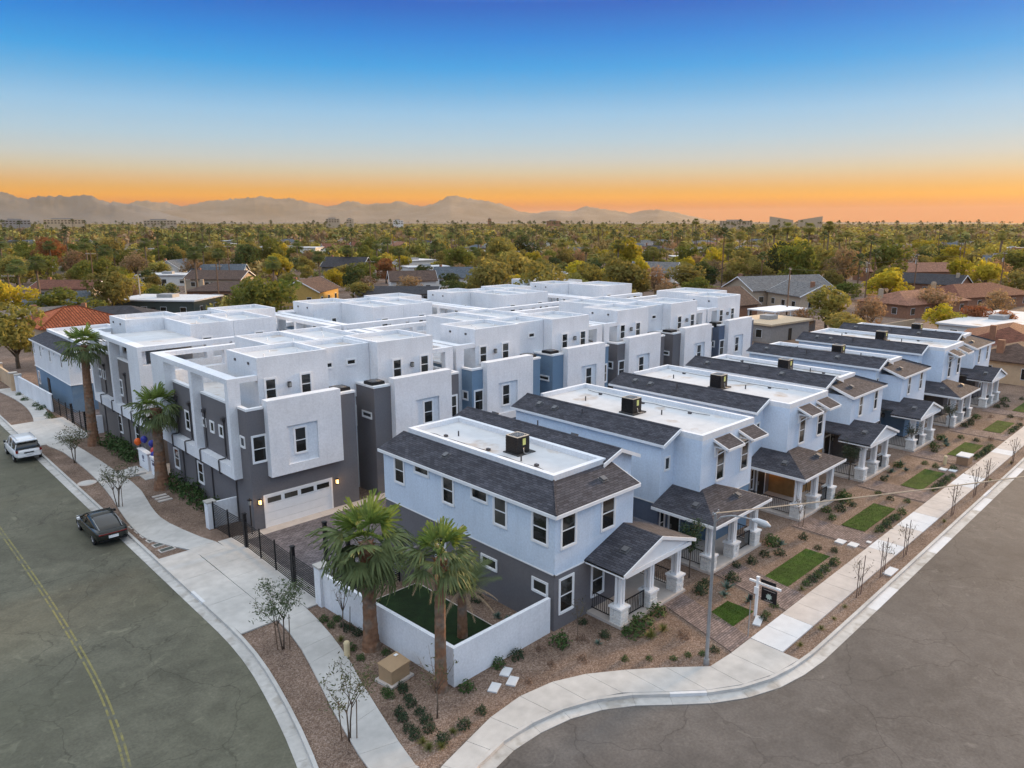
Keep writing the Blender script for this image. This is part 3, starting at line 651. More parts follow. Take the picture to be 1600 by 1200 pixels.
        q = MB(); q.slab(F, .1); q.build('porch_roof', shingle, T, slopeuv=True)
        dxl = xb-E0
        q = MB(); q.slab([(E0, yE, zE), (E0+(pk-yE), pk, zE+rise), (xb, pk, zE+SLP*dxl), (xb, 22.44, zE+SLP*dxl), (E0, 22.44, zE)], .1); q.build('porch_roof', shingle, T, slopeuv=True)
        q = MB(); q.slab([(E1, yE, zE), (E1, pk, zE), (E1-(pk-yE), pk, zE+rise)], .1); q.build('porch_roof', shingle, T, slopeuv=True)
        bb = MB(); bb.box(E0-.02, E1+.02, yE-.04, yE, zE-.17, zE-.01).box(E0-.04, E0, yE, 22.4, zE-.17, zE-.01).box(E1, E1+.04, yE, pk, zE-.17, zE-.01)
        bb.box(E0+.3, E1-.3, yE+.3, yE+.6, 2.74, 2.92).box(E0+.32, E0+.58, yE+.6, 22.4, 2.74, 2.92).box(E1-.58, E1-.32, yE+.6, 20.6, 2.74, 2.92).build('porch_beam', trim, T)
        roofvent(T, E0+1.0, 20.2, zE+SLP*1.0, (0, -math.atan(SLP))); roofvent(T, E1-2.0, 19.4, zE+SLP*1.05, (math.atan(SLP), 0))
    xs = [a0, (a0+a1)/2-.31, a1-.62]
    for x in xs: pedestal_stones(T, x, 18.72)
    railing(T, (a0+.31, 22.4), (a0+.31, 19.4))
    railing(T, (a1-.31, 19.4), (a1-.31, 20.6 if sg > 0 else 22.4))
    for i in (0, 1):
        if i != open_bay: railing(T, (xs[i]+.68, 19.03), (xs[i+1]-.06, 19.03))
    return T
H = []
c1 = Ctx(30.4, -1)
h1 = front_house('A', c1, 'white and grey corner house behind the low white wall, nearest the street corner', 7.81, 2.16, -.05, grey, grey, 1.1, True, open_bay=1, hw=5.85)
# long side of the corner house: its windows
for yy, z0, w_, h_, kd in ((32.5, 4.15, 1.0, 1.62, 'double'), (30.45, 5.18, 1.35, .6, 'single'), (28.2, 4.15, 1.0, 1.62, 'double'), (25.75, 5.02, 1.3, .75, 'single'), (24.25, 4.15, 1.0, 1.62, 'double'), (21.6, 4.15, 1.08, 1.62, 'double')):
    window(h1, '-x', yy, 22.59-.035, z0, w_, h_, kd)
for yy, z0, w_, h_, kd in ((25.1, 1.65, 1.2, .66, 'single'), (21.6, 1.65, 1.05, .72, 'single'), (29.0, .8, 1.0, 1.6, 'double')): window(h1, '-x', yy, 22.59, z0, w_, h_, kd)
D0 = 33.15
specs = [('B', blue, slate, 'blue based white house with hipped porch roof, second from the corner', 0, False, False),  # slate side wall is the same blue paint with shade put into the colour
         ('B', mat('lamplit_amber_wall', (.34,.19,.075), .8, scale=3, amt=.15), warmgrey, 'white house with hipped porch and lit amber entry wall, third from the corner', 0, False, True),  # amber is the porch lamp's light put into the grey wall's colour
         ('A', warmgrey, warmgrey, 'white house with gabled porch, fourth from the corner, behind a young tree', 0, True, False),
         ('A', blue, blue, 'blue based white house with gabled porch, fifth from the corner', 1, True, False),
         ('B', warmgrey, warmgrey, 'white house with hipped porch and two awnings, sixth from the corner', 0, False, False),
         ('A', grey, grey, 'white house with gabled porch farthest from the corner, before the brown bungalow', 1, True, False)]
for i, (kd, lo, lo2, lab, ob, gp, lit) in enumerate(specs):
    x0 = D0+10.35*i
    if kd == 'B': front_house('B', Ctx(x0, 1), lab, 6.95, 1.3, -.80, lo2, lo, .9, False, lit=lit, open_bay=0, hw=6.0)
    else: front_house('A', Ctx(x0, 1), lab, 7.1, 1.05, -.95, lo2, lo, .78, True, lit=lit, open_bay=ob, hw=5.6)
# condensers on the flat roofs
t_h = 1.0
cm2, cf2, cr2_ = condenser_mesh(.88, .95), fan_mesh(.88, .95), rim_mesh(.88, .95)
lbm = MB().box(-.06, .16, -.458, -.45, .5, .85).mesh('label_plate', mat('yellow_label', (.6,.6,.2), .5)); pm_ = MB().path([(-.05,-.5,.35),(-.1,-.56,.3),(-.05,-.55,.1),(.1,-.6,.04),(.5,-.6,.02)], .025, 5).mesh('refrigerant_pipe', steel)
padm = MB().box(-.55, .75, -.62, .55, -.02, .05).mesh('pad', mat('dark_pad', (.05,.05,.05), .8))
which = ['corner', 'second', 'third', 'fourth', 'fifth', 'sixth', 'seventh']
for i in range(7):
    x, y, z = (26.1, 26.7, 6.56) if i == 0 else (D0+10.35*(i-1)+3.35, 27.1, 6.80 if i in (1, 2, 5) else 6.58)
    t = thing('air_conditioner', 'black box condenser with yellow sticker on the flat roof of the %s porch house' % which[i], 'air conditioner', (x, y, z), group='tall condensers on the porch house roofs')
    put(cm2, 'louvred_case', t); put(cf2, 'fan_guard', t); put(cr2_, 'top_rim', t); put(lbm, 'label_plate', t); put(pm_, 'refrigerant_pipe', t); put(padm, 'pad', t)

# blue-based house across the second alley, by the far gate
def far_house():
    T = thing('porch_house', 'blue and white house past the second gate, shingle eave over narrow windows', 'house', (0,0,0))
    MB().box(17.6, 25.4, 80.6, 95.2, 0, 2.9).build('lower_wall', blue, T)
    MB().box(17.56, 25.44, 80.56, 95.24, 2.902, 5.84).build('upper_wall', white, T)
    MB().box(17.5, 25.5, 80.5, 80.56, 2.83, 2.90).box(17.5, 17.56, 80.56, 95.3, 2.83, 2.90).build('belt_trim', trim, T)
    MB().slab([(17.35, 80.3, 5.86), (19.1, 80.3, 6.5), (19.1, 95.5, 6.5), (17.35, 95.5, 5.86)], .1).build('shingle_slope', shingle, T, slopeuv=True)
    MB().box(17.31, 17.35, 80.3, 95.5, 5.7, 5.85).slab([(17.33, 80.26, 5.87), (19.1, 80.26, 6.51), (19.1, 80.3, 6.51), (17.33, 80.3, 5.87)], .18).build('fascia', trim, T)
    p = MB(); ring(p, 19.1, 25.44, 80.56, 95.24, 5.84, 6.8, .25); p.build('parapet', white, T)
    MB().box(19.35, 25.19, 80.81, 94.99, 5.84, 6.5).build('roof_membrane', membrane, T)
    MB().box(18.6, 19.0, 80.1, 80.5, 2.55, 2.83).build('bracket', trim, T)
    window(T, '-y', 19.1, 80.56, 4.15, 1.0, 1.6)
    for yy in (94.6, 91.7, 87.6, 83.0): window(T, '-x', yy, 17.56, 4.2, .7, 1.35)
    for yy in (90.3, 85.7): window(T, '-x', yy, 17.56, 5.05, .6, .5, 'single')
    window(T, '-x', 94.0, 17.6, .9, .8, 1.5)
    D = MB().box(17.54, 17.62, 89.3, 90.2, .1, 2.2).build('door', darkdoor, T); MB().box(17.5, 17.55, 89.4, 89.45, 1.0, 1.25).build('door_handle', steel, D)
    garage_door(T, Ctx(0,1,0,1), 20.2, 24.4, 80.6); wall_lamp(T, '-y', 19.3, 80.6, 1.9)
far_house()
# ================================================================ ground, streets, walks
def bezline(pts, n=6):
    """Catmull-Rom through points"""
    out = []
    P = [pts[0]]+list(pts)+[pts[-1]]
    for i in range(1, len(P)-2):
        for k in range(n):
            t = k/n; a, b, c_, d = [np.array(P[i+j], float) for j in (-1, 0, 1, 2)]
            out.append(tuple(.5*((2*b)+(-a+c_)*t+(2*a-5*b+4*c_-d)*t*t+(-a+3*b-3*c_+d)*t**3)))
    out.append(tuple(pts[-1])); return out
def offset(line, d):
    out = []
    for i, p in enumerate(line):
        a = np.array(line[max(i-1, 0)]); b = np.array(line[min(i+1, len(line)-1)]); t = (b-a)/np.linalg.norm(b-a); out.append((p[0]-t[1]*d, p[1]+t[0]*d))
    return out
# kerb line (back edge), from far up the left street, round the corner nose and off along the right street
kerbA = [(12.1, 260), (12.1, 120), (12.1, 60), (12.1, 34), (12.08, 30.5), (11.85, 27.6), (11.35, 24.6), (10.75, 21.8), (10.1, 19.4), (9.7, 17.2), (10.0, 15.6), (11.2, 15.3), (12.8, 16.15), (14.6, 16.85), (16.6, 17.08), (18.9, 16.75), (20.9, 15.85), (22.5, 14.5), (24.3, 13.05), (26.4, 12.15), (28.6, 11.8), (31.0, 11.75), (40, 11.8), (60, 11.95), (120, 12.3), (420, 13)]
kl = bezline(kerbA, 6)
gut = offset(kl, -.62); kfr = offset(kl, -.15)
# asphalt sheets and one soil sheet out to the horizon
g0 = MB().box(-9000, 16000, -9000, 16000, -.35, -.12); struct(g0, 'ground', dirt)
ra = MB().add([(-14, -60, -.004), (60, -60, -.004)] and [(-16, -40, 0), (11.9, -40, 0), (11.9, 500, 0), (-16, 500, 0)], [(0, 1, 2, 3)]); struct(ra, 'left_street', asphalt_a)
rb = MB().add([(11.9, -16, .0), (500, -16, 0), (500, 16.5, 0), (11.9, 16.5, 0)], [(0, 1, 2, 3)]); struct(rb, 'right_street', asphalt_b)
land = MB(); outer = offset(kl, -.1)
poly = outer+[(420, 300), (12.1, 300)]
land.prism(poly, -.1, .085); struct(land, 'gravel_yard', gravel)
def ribbon_pieces(name, la, lb, z0, z1, m, step, parent_name, kind='structure', gap=.012):
    """a strip between two polylines cut into separate cast pieces with open joints"""
    root = bpy.data.objects.new(parent_name, None); COL.objects.link(root); root['kind'] = kind
    acc = 0; start = 0; pieces = []
    i = 0
    while i < len(la)-1:
        seg = math.dist(la[i], la[i+1]); acc += seg; i += 1
        if acc >= step or i == len(la)-1:
            pieces.append((start, i)); start = i; acc = 0
    return root, pieces
def resample(line, step):
    out = [line[0]]; acc = 0
    for a, b in zip(line, line[1:]):
        L = math.dist(a, b); t = 0
        while acc+(L-t) >= step:
            t += step-acc; acc = 0; out.append((a[0]+(b[0]-a[0])*t/L, a[1]+(b[1]-a[1])*t/L))
        acc += L-t
    return out
def strip(root, name, ia, ob, z0, z1, m, alt=None, gap=.012):
    for k in range(len(ia)-1):
        a, b, c_, d = [np.array(q, float) for q in (ia[k], ia[k+1], ob[k+1], ob[k])]
        e1 = (b-a)/max(np.linalg.norm(b-a), 1e-6)*gap; e2 = (c_-d)/max(np.linalg.norm(c_-d), 1e-6)*gap
        mb = MB().prism([tuple(a+e1), tuple(b-e1), tuple(c_-e2), tuple(d+e2)], z0, z1)
        mm = alt(k, (a+b+c_+d)/4) if alt else m
        mb.build(name, mm, root)
def sroot(n): r = bpy.data.objects.new(n, None); COL.objects.link(r); r['kind'] = 'structure'; return r
# only the stretch near enough to show single pieces gets separate ones
near = [p for p in kl if (p[1] < 110 and p[0] < 110)]
cen = resample(near, 1.5)
kb = offset(cen, 0); kf = offset(cen, -.15); ge = offset(cen, -.62)
kerb = sroot('kerb'); strip(kerb, 'kerb_stone', kb, kf, -.05, .15, concrete_tan, gap=.004, alt=lambda k, c_: concrete_new if (k*7) % 23 == 0 else concrete)
gutr = sroot('gutter'); 
def galt(k, c_): return concrete_new if (c_[0] > 30 and int(c_[0]) % 9 < 3) else gutterc
strip(gutr, 'gutter_slab', kf, ge, -.04, .018, gutterc, alt=galt, gap=.005)
farp = [p for p in kl if p[0] >= 108]; fa = MB()
for q, w in ((farp, 1), ([p for p in kl if p[1] >= 108], 2)):
    a, b, d = q, offset(q, -.15), offset(q, -.62)
    for i in range(len(q)-1):
        fa.prism([a[i], a[i+1], b[i+1], b[i]], -.05, .15); fa.prism([b[i], b[i+1], d[i+1], d[i]], -.04, .018)
struct(fa, 'far_kerb', concrete)
# corner pavement
cin = [(12.9, 18.2), (12.6, 17.55), (13.5, 17.6), (15.0, 17.95), (16.5, 18.25), (18.1, 18.3), (19.7, 18.05), (21.1, 17.45), (22.6, 16.45), (23.9, 15.4), (25.2, 14.35), (26.6, 14.1), (28.4, 14.1)]
cou = [(10.6, 16.6), (11.3, 15.35), (12.8, 16.15), (14.6, 16.85), (16.6, 17.05), (18.9, 16.72), (20.9, 15.82), (22.4, 14.55), (24.2, 13.1), (25.6, 12.45), (27.0, 12.02), (28.0, 11.85), (28.6, 11.8)]
ci = [(13.5, 17.5), (14.9, 17.85), (16.4, 18.22), (18.1, 18.35), (19.7, 18.1), (21.1, 17.5), (22.5, 16.55), (23.9, 15.45), (25.3, 14.2), (26.8, 14.1), (28.5, 14.1)]
co = [(13.9, 16.62), (15.2, 16.95), (16.7, 17.05), (18.3, 16.88), (19.8, 16.4), (21.2, 15.68), (22.5, 14.52), (23.8, 13.42), (25.2, 12.6), (26.8, 12.05), (28.5, 11.82)]
ci = [(11.9, 16.9), (12.7, 17.15)]+ci; co = [(11.6, 15.45), (12.7, 16.08)]+co
pav = sroot('corner_pavement'); strip(pav, 'paving_slab', ci, co, .0, .155, concrete, gap=.01)
# straight pavement along the right street (slabs; some newly poured)
pr_ = sroot('right_pavement'); n = 56
xs = [28.53+i*1.52 for i in range(n)]
def ralt(k, c_):
    return concrete_new if k in (0, 1, 9, 12, 13, 19, 20, 26, 33, 40) else concrete_tan
strip(pr_, 'paving_slab', [(x, 12.58+.006*(x-28)) for x in xs], [(x, 14.1+.004*(x-28)) for x in xs], .0, .155, concrete, alt=ralt, gap=.01)
fx = xs[-1]; q = MB().prism([(fx+.01, 12.9), (420, 14), (420, 15.6), (fx+.01, 14.4)], 0, .155); struct(q, 'far_pavement', concrete_tan)
# meandering pavement along the left street
lw = bezline([(13.9, 98), (14.5, 92), (14.6, 86), (14.0, 80), (13.1, 76), (12.9, 70), (13.4, 66.8), (13.5, 60), (13.2, 54), (12.55, 48), (12.5, 44.6), (13.1, 42.6), (13.9, 40.5), (13.95, 36), (13.9, 31), (13.6, 28), (12.9, 25), (12.33, 22.8), (11.6, 19.4), (11.5, 18)], 5)
rw = bezline([(15.6, 98), (15.9, 92), (16.0, 86), (15.4, 80), (14.9, 76), (14.6, 70), (14.8, 66), (15.0, 60), (15.1, 54), (14.5, 49.5), (14.3, 46.5), (14.85, 42.8), (15.4, 40.5), (15.45, 36), (15.4, 31), (15.1, 28), (14.6, 25.4), (14.1, 23.6), (12.95, 18.8), (12.9, 18)], 5)
m_ = min(len(lw), len(rw)); lp = sroot('left_pavement')
def avgst(l, r, st):
    ids = [0]; acc = 0
    for i in range(1, len(l)):
        acc += (math.dist(l[i-1], l[i])+math.dist(r[i-1], r[i]))/2
        if acc > st: ids.append(i); acc = 0
    ids.append(len(l)-1); return ids
ids = avgst(lw[:m_], rw[:m_], 1.15)
strip(lp, 'paving_slab', [lw[i] for i in ids], [rw[i] for i in ids], .0, .152, concrete, gap=.006)
# driveway aprons
def apron(name, y0, y1, xg):
    r = sroot(name); n = int((y1-y0)/3.1)
    for k in range(n):
        a, b = y0+(y1-y0)*k/n, y0+(y1-y0)*(k+1)/n
        MB().prism([(12.1, a+.01), (13.92, a+.01), (13.92, b-.01), (12.1, b-.01)], .0, .148).build('apron_slab', concrete, r)
        MB().prism([(15.42, a+.01), (xg, a+.01), (xg, b-.01), (15.42, b-.01)], .0, .148).build('apron_slab', concrete, r)
    return r
apron('gate_driveway', 30.4, 41.0, 16.7)
r = sroot('second_driveway')
for a, b in ((70.2, 73.3), (73.3, 76.4), (76.4, 79.4)):
    MB().prism([(12.1, a+.01), (16.4, a+.01), (16.4, b-.01), (12.1, b-.01)], .0, .146).build('apron_slab', concrete, r)
# alley
MBa = MB().prism([(16.7, 34.05), (24, 34.05), (100, 34.05), (100, 40.05), (16.7, 40.05)], 0, .12); o = MBa.build('alley_paving', alleypaver, slopeuv=True); tag(o, kind='structure')
ap = sroot('garage_apron')
for k in range(14): MB().box(16.72+k*5.2, 16.72+(k+1)*5.2-.015, 40.06, 40.88, 0, .14).build('apron_slab', concrete_tan, ap)
struct(MB().prism([(16.7, 30.3), (22.5, 30.3), (22.5, 34.04), (16.7, 34.04)], 0, .118), 'drive_court', alleypaver, slopeuv=True)
struct(MB().prism([(16.7, 72.4), (100, 72.4), (100, 80.5), (16.7, 80.5)], 0, .12), 'second_alley', alleypaver, slopeuv=True)
struct(MB().box(16.0, 90, 55.2, 58.3, 0, .12), 'garden_walk', concrete)
# entry steps from the left pavement
st = sroot('entry_steps'); MB().box(15.1, 15.8, 56.6, 58.6, 0, .18).build('step', concrete, st); MB().box(15.82, 16.5, 56.6, 58.6, 0, .26).build('step', concrete, st)
# paver walks and lawns before the porch houses
wx = [(26.95, 28.6)]+[(l-2.35, l-.25) for l in (34.4, 44.4, 54.6, 64.9, 75.1, 85.3)]
for i, (a, b) in enumerate(wx):
    top = 18.7 if i else 18.6; sh = 1.3 if i == 0 else (.9 if i == 1 else 0)
    w = MB().prism([(a, 14.12), (b, 14.12), (b+sh, top), (a+sh, top)], 0, .118); o = w.build('garden_path', paver, slopeuv=True); tag(o, kind='structure')
# lawns: short real blades on a green mat
grassm = mat('lawn_grass', (.045,.090,.010), .9, scale=2.5, amt=.25, coord='World', big=(.7,.15), transl=.2)
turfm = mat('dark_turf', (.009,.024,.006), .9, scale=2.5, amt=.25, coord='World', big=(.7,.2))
def lawn(name, x0, x1, y0, y1, m, n, h, label):
    rr = np.random.RandomState(int(x0*7)); 
    px = rr.uniform(x0, x1, n); py = rr.uniform(y0, y1, n); a = rr.uniform(0, math.pi, n); hh = h*rr.uniform(.5, 1.2, n); lx = rr.normal(0, .012, n); ly = rr.normal(0, .012, n)
    v = np.zeros((n, 3, 3)); w = .014
    v[:, 0] = np.stack([px-np.cos(a)*w, py-np.sin(a)*w, np.full(n, .09)], 1); v[:, 1] = np.stack([px+np.cos(a)*w, py+np.sin(a)*w, np.full(n, .09)], 1); v[:, 2] = np.stack([px+lx, py+ly, .10+hh], 1)
    me = bpy.data.meshes.new(name); vv = v.reshape(-1, 3); me.from_pydata(vv.tolist()+[(x0, y0, .115), (x1, y0, .115), (x1, y1, .115), (x0, y1, .115)], [], np.arange(n*3).reshape(-1, 3).tolist()+[(n*3, n*3+1, n*3+2, n*3+3)]); me.materials.append(m)
    o = bpy.data.objects.new(name, me); COL.objects.link(o); tag(o, label, 'lawn', kind='stuff'); return o
for i, (x0, x1, lab) in enumerate(((28.85, 30.85, 'small square lawn before the corner porch house, by the sign post'), (34.4, 39.5, 'rectangular green lawn before the second porch house'), (44.4, 49.6, 'rectangular green lawn before the third porch house'), (54.6, 59.7, 'rectangular green lawn before the fourth porch house'), (64.9, 69.8, 'rectangular green lawn before the fifth porch house'), (75.1, 80.0, 'rectangular green lawn before the sixth porch house'), (85.3, 90.2, 'rectangular green lawn before the seventh porch house'))):
    lawn('lawn', x0, x1, 15.2, 16.6, grassm, 5200 if x1 < 50 else 2500, .045, lab)
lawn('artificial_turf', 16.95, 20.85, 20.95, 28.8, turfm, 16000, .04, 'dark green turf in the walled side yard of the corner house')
edg = MB(); ring(edg, 16.9, 20.9, 20.9, 28.85, .05, .13, .05); tag(edg.build('turf_edging', concrete_tan), kind='structure')
# yellow centre line, with worn gaps
yl = mat('yellow_paint', (.21,.185,.07), .8, noise=(.116,.115,.088,2.2,.50), scale=5, amt=.2, coord='World')
ln = bezline([(6.45, 130), (6.55, 60), (6.6, 46), (6.55, 38), (6.35, 31.5), (6.0, 27.5), (5.6, 24.8), (4.9, 21.5), (3.9, 18)], 8)
for off in (-.09, .09):
    a, b = offset(ln, off-.04), offset(ln, off+.04); q = MB()
    for i in range(len(ln)-1): q.add([a[i]+(.004,), a[i+1]+(.004,), b[i+1]+(.004,), b[i]+(.004,)], [(0, 1, 2, 3)])
    struct(q, 'centre_line', yl)
# ================================================================ walls, fence, gates
def wall_run(name, lab, pts, h, t, m, capm=None, cat='wall', pil=()):
    T = thing(name, lab, cat, (pts[0][0], pts[0][1], 0)); ox, oy = pts[0]
    L = [(x-ox, y-oy) for x, y in pts]; a = offset(L, t/2) if len(L) > 2 else offset(L, t/2); b = offset(L, -t/2)
    if len(L) == 3:   # mitre the corner
        d0 = np.array(L[1])-np.array(L[0]); d1 = np.array(L[2])-np.array(L[1]); d0 = d0/np.linalg.norm(d0); d1 = d1/np.linalg.norm(d1); n0 = np.array([-d0[1], d0[0]]); n1 = np.array([-d1[1], d1[0]]); mt = (n0+n1)/(1+n0.dot(n1))*t/2
        a[1] = tuple(np.array(L[1])+mt); b[1] = tuple(np.array(L[1])-mt)
    w = MB()
    for i in range(len(L)-1): w.prism([a[i], a[i+1], b[i+1], b[i]], 0, h)
    w.build('wall_body', m, T)
    for x, y, s_, hh in pil:
        MB().box(x-ox-s_/2, x-ox+s_/2, y-oy-s_/2, y-oy+s_/2, 0, hh).build('pillar', m, T); MB().box(x-ox-s_/2-.05, x-ox+s_/2+.05, y-oy-s_/2-.05, y-oy+s_/2+.05, hh, hh+.1).build('pillar_cap', mat('cap_stone', (.42,.40,.37), .9), T)
    return T
wall_run('garden_wall', 'smooth white wall round the turf yard at the street corner', [(16.2, 30.25), (16.72, 20.75), (22.4, 20.85)], 1.82, .18, white, pil=((16.25, 30.3, .55, 2.1),))
wall_run('garden_wall', 'short white wall stub where the gate fence meets the garage block', [(15.95, 43.4), (17.7, 43.3)], 1.7, .18, white, pil=((16.05, 43.4, .5, 1.75),))
wall_run('garden_wall', 'long white wall beside the pavement beyond the second gate', [(15.75, 95.0), (16.2, 82.5)], 1.9, .2, white, pil=((15.75, 95.2, .6, 2.0),))
wall_run('garden_wall', 'peach coloured wall with capped pillars at the top of the left street', [(15.5, 108), (15.55, 96.3)], 1.8, .22, peach, pil=((15.5, 96.2, .7, 2.1), (15.45, 104, .7, 2.1)))
wall_run('garden_wall', 'pale block wall stub on the gate side near the blue based house', [(16.4, 71.2), (17.6, 71.0)], 1.7, .18, white, pil=())
slat_m = {}
def slat_fence(name, lab, p, q, h=1.7, pitch=.115, post=2.05, cat='fence', group=None, m=black):
    T = thing(name, lab, cat, (p[0], p[1], 0), math.atan2(q[1]-p[1], q[0]-p[0]), group=group); L = math.dist(p, q)
    n = max(1, round(L/post)); w = L/n; pm = shared(('post', h), lambda: MB().box(-.035, .035, -.035, .035, .0, h+.06).mesh('post', m))
    for i in range(n+1): put(pm, 'post', T, (i*w, 0, .1))
    for i in range(n):
        sm = shared(('slat', round(w, 2)), lambda: MB().box(.036, w-.036, -.012, .012, 0, .05).mesh('slat', m))
        k = 0; z = .2
        while z < h+.05: put(sm, 'slat', T, (i*w, 0, z)); z += pitch
    return T
slat_fence('sliding_gate', 'black horizontal slat gate across the alley entrance', (16.15, 33.3), (16.3, 39.0), 1.75, cat='gate')
slat_fence('slat_fence', 'black slat fence panel between gate and white pillar at the turf yard', (16.15, 30.6), (16.15, 33.1), 1.7)
slat_fence('slat_fence', 'black slat fence panel beside the garage block wall', (16.3, 39.25), (16.1, 43.1), 1.7)
slat_fence('slat_fence', 'dark slat fence closing the turf yard from the alley', (16.5, 29.6), (20.3, 29.6), 1.75)
slat_fence('slat_fence', 'dark vertical post gate before the second alley', (16.2, 82.2), (16.5, 71.4), 1.7, pitch=.2)
tag(MB().box(20.4, 22.5, 29.5, 29.72, .05, 1.7).build('yard_wall', warmgrey), 'low grey block wall between the slat fence and the corner house', 'wall')
for (x, y, hh, lab) in ((16.22, 33.2, 2.15, 'square black gate post at the turf yard end of the gate'), (16.33, 39.12, 2.15, 'square black gate post at the garage end of the gate'), (18.4, 33.7, 2.7, 'tall black post inside the gate behind the large palm'), (18.3, 31.2, 2.7, 'tall black post by the slat fence of the turf yard'), (16.42, 76.3, 1.95, 'black gate post in the middle of the second gate'), (16.5, 72.2, 1.95, 'black gate post at the near end of the second gate')):
    t = thing('gate_post', lab, 'post', (x, y, 0)); MB().box(-.09, .09, -.09, .09, .05, hh).build('shaft', black, t); MB().box(-.12, .12, -.12, .12, hh, hh+.05).build('cap', black, t)
t = thing('metal_frame', 'low black tube frame on the white gate pillar', 'frame', (16.6, 30.55, 0)); MB().path([(0,0,1.0),(0,0,2.35),(.1,.0,2.42),(1.6,.1,2.42),(1.7,.1,2.35),(1.7,.1,.1)], .045, 6).build('tube', black, t)
# lamp post beside the garage and the gate
t = thing('garden_lamp', 'slim black lamp post by the garage door corner', 'lamp post', (17.35, 40.6, 0)); MB().tube((0,0,.05), (0,0,2.0), .04).build('shaft', black, t); MB().box(-.11, .11, -.11, .11, 2.28, 2.33).tube((0,0,2.33), (0,0,2.45), .05, .01).build('cap', black, t); MB().tube((0,0,2.0), (0,0,2.28), .07, .1).build('lamp_glass', mat('dull_glass', (.3,.3,.28), .2), t)
# ================================================================ plants
def npmesh(name, V, F, m, smooth=False):
    me = bpy.data.meshes.new(name); V = np.asarray(V, np.float32); F = np.asarray(F, np.int32)
    me.vertices.add(len(V)); me.vertices.foreach_set('co', V.ravel()); n, k = F.shape
    me.loops.add(n*k); me.loops.foreach_set('vertex_index', F.ravel()); me.polygons.add(n)
    me.polygons.foreach_set('loop_start', np.arange(0, n*k, k, dtype=np.int32)); me.update(calc_edges=True); me.validate(); me.materials.append(m)
    return me
def leaf_quads(rs, C, size, up=.3, aspect=.5, outdir=None, fold=False):
    """one small pointed leaf clump (a rhomb) at every point of C"""
    n = len(C); d = rs.normal(size=(n, 3)); 
    if outdir is not None: d = d*.8+outdir*1.1
    d[:, 2] += up; d /= np.linalg.norm(d, axis=1)[:, None]
    t = rs.normal(size=(n, 3)); a = np.cross(d, t); a /= np.linalg.norm(a, axis=1)[:, None]; b = np.cross(d, a)
    s = (size*rs.uniform(.55, 1.35, n))[:, None]
    # a spans the leaf length, b its width, and d is the normal
    P = np.stack([C-a*s, C-b*s*aspect+d*s*.12, C+a*s, C+b*s*aspect+d*s*.12], 1)
    return P.reshape(-1, 3), np.arange(4*n).reshape(n, 4)
def crown_pts(rs, n, lobes, jitter=.25, shell=.55):
    L = np.array(lobes); w = L[:, 3]**2; idx = rs.choice(len(L), n, p=w/w.sum()); c = L[idx]
    d = rs.normal(size=(n, 3)); d /= np.linalg.norm(d, axis=1)[:, None]
    r = (shell+(1-shell)*rs.uniform(0, 1, n)**.6)*(1+rs.normal(0, jitter*.35, n))
    # clumps: pull points towards random twigs so gaps stay open
    p = c[:, :3]+d*r[:, None]*c[:, 3:4]*np.array([1, 1, .82]); return p, d
def crown_mesh(seed, n, size, m, nl=9, h=1.35, gaps=.5, aspect=.5, flat=1.0):
    rs = np.random.RandomState(seed); lobes = []
    for i in range(nl):
        a = 2*math.pi*i/nl+rs.uniform(-.4, .4); rr = rs.uniform(.28, .62); z = rs.uniform(.35, .95)*h*flat
        lobes.append((rr*math.cos(a), rr*math.sin(a), z, rs.uniform(.28, .46)))
    lobes.append((0, 0, h*flat*.8, .5)); lobes.append((rs.uniform(-.2, .2), rs.uniform(-.2, .2), h*flat*1.02, .36))
    P, D = crown_pts(rs, n, lobes)
    tw = P[rs.choice(len(P), max(30, n//14))]   # clump centres
    j = rs.randint(0, len(tw), len(P)); 
    dist = np.linalg.norm(P[:, None]-tw[None, :60], axis=2) if len(P) < 4000 else None
    near = tw[:60][dist.argmin(1)] if dist is not None else tw[j]
    P = P+(near-P)*gaps*.45 if dist is not None else P
    V, F = leaf_quads(rs, P, size, .35, aspect, D)
    return npmesh('crown', V, F, m)
leafobj = mat('tree_leaf', (.1,.1,.1), .75, objcol=True, scale=1.6, amt=.35, transl=.55)
barkm = mat('bark', (.11,.085,.06), .95, scale=6, amt=.25, bump=.5)
def limb_mesh(seed, h=1.0, r=.06, n=6, spread=.55):
    rs = random.Random(seed); b = MB(); b.path([(0,0,-.05), (rs.uniform(-.03,.03), rs.uniform(-.03,.03), h*.25), (rs.uniform(-.05,.05), rs.uniform(-.05,.05), h*.5)], [r, r*.8, r*.65], 7)
    for i in range(n):
        a = 2*math.pi*i/n+rs.uniform(-.4,.4); q = spread*rs.uniform(.6,1.1)
        b.path([(0,0,h*rs.uniform(.3,.5)), (q*.45*math.cos(a), q*.45*math.sin(a), h*rs.uniform(.6,.75)), (q*math.cos(a), q*math.sin(a), h*rs.uniform(.85,1.1))], [r*.5, r*.33, r*.12], 5)
    return b.mesh('trunk', barkm, smooth=True)
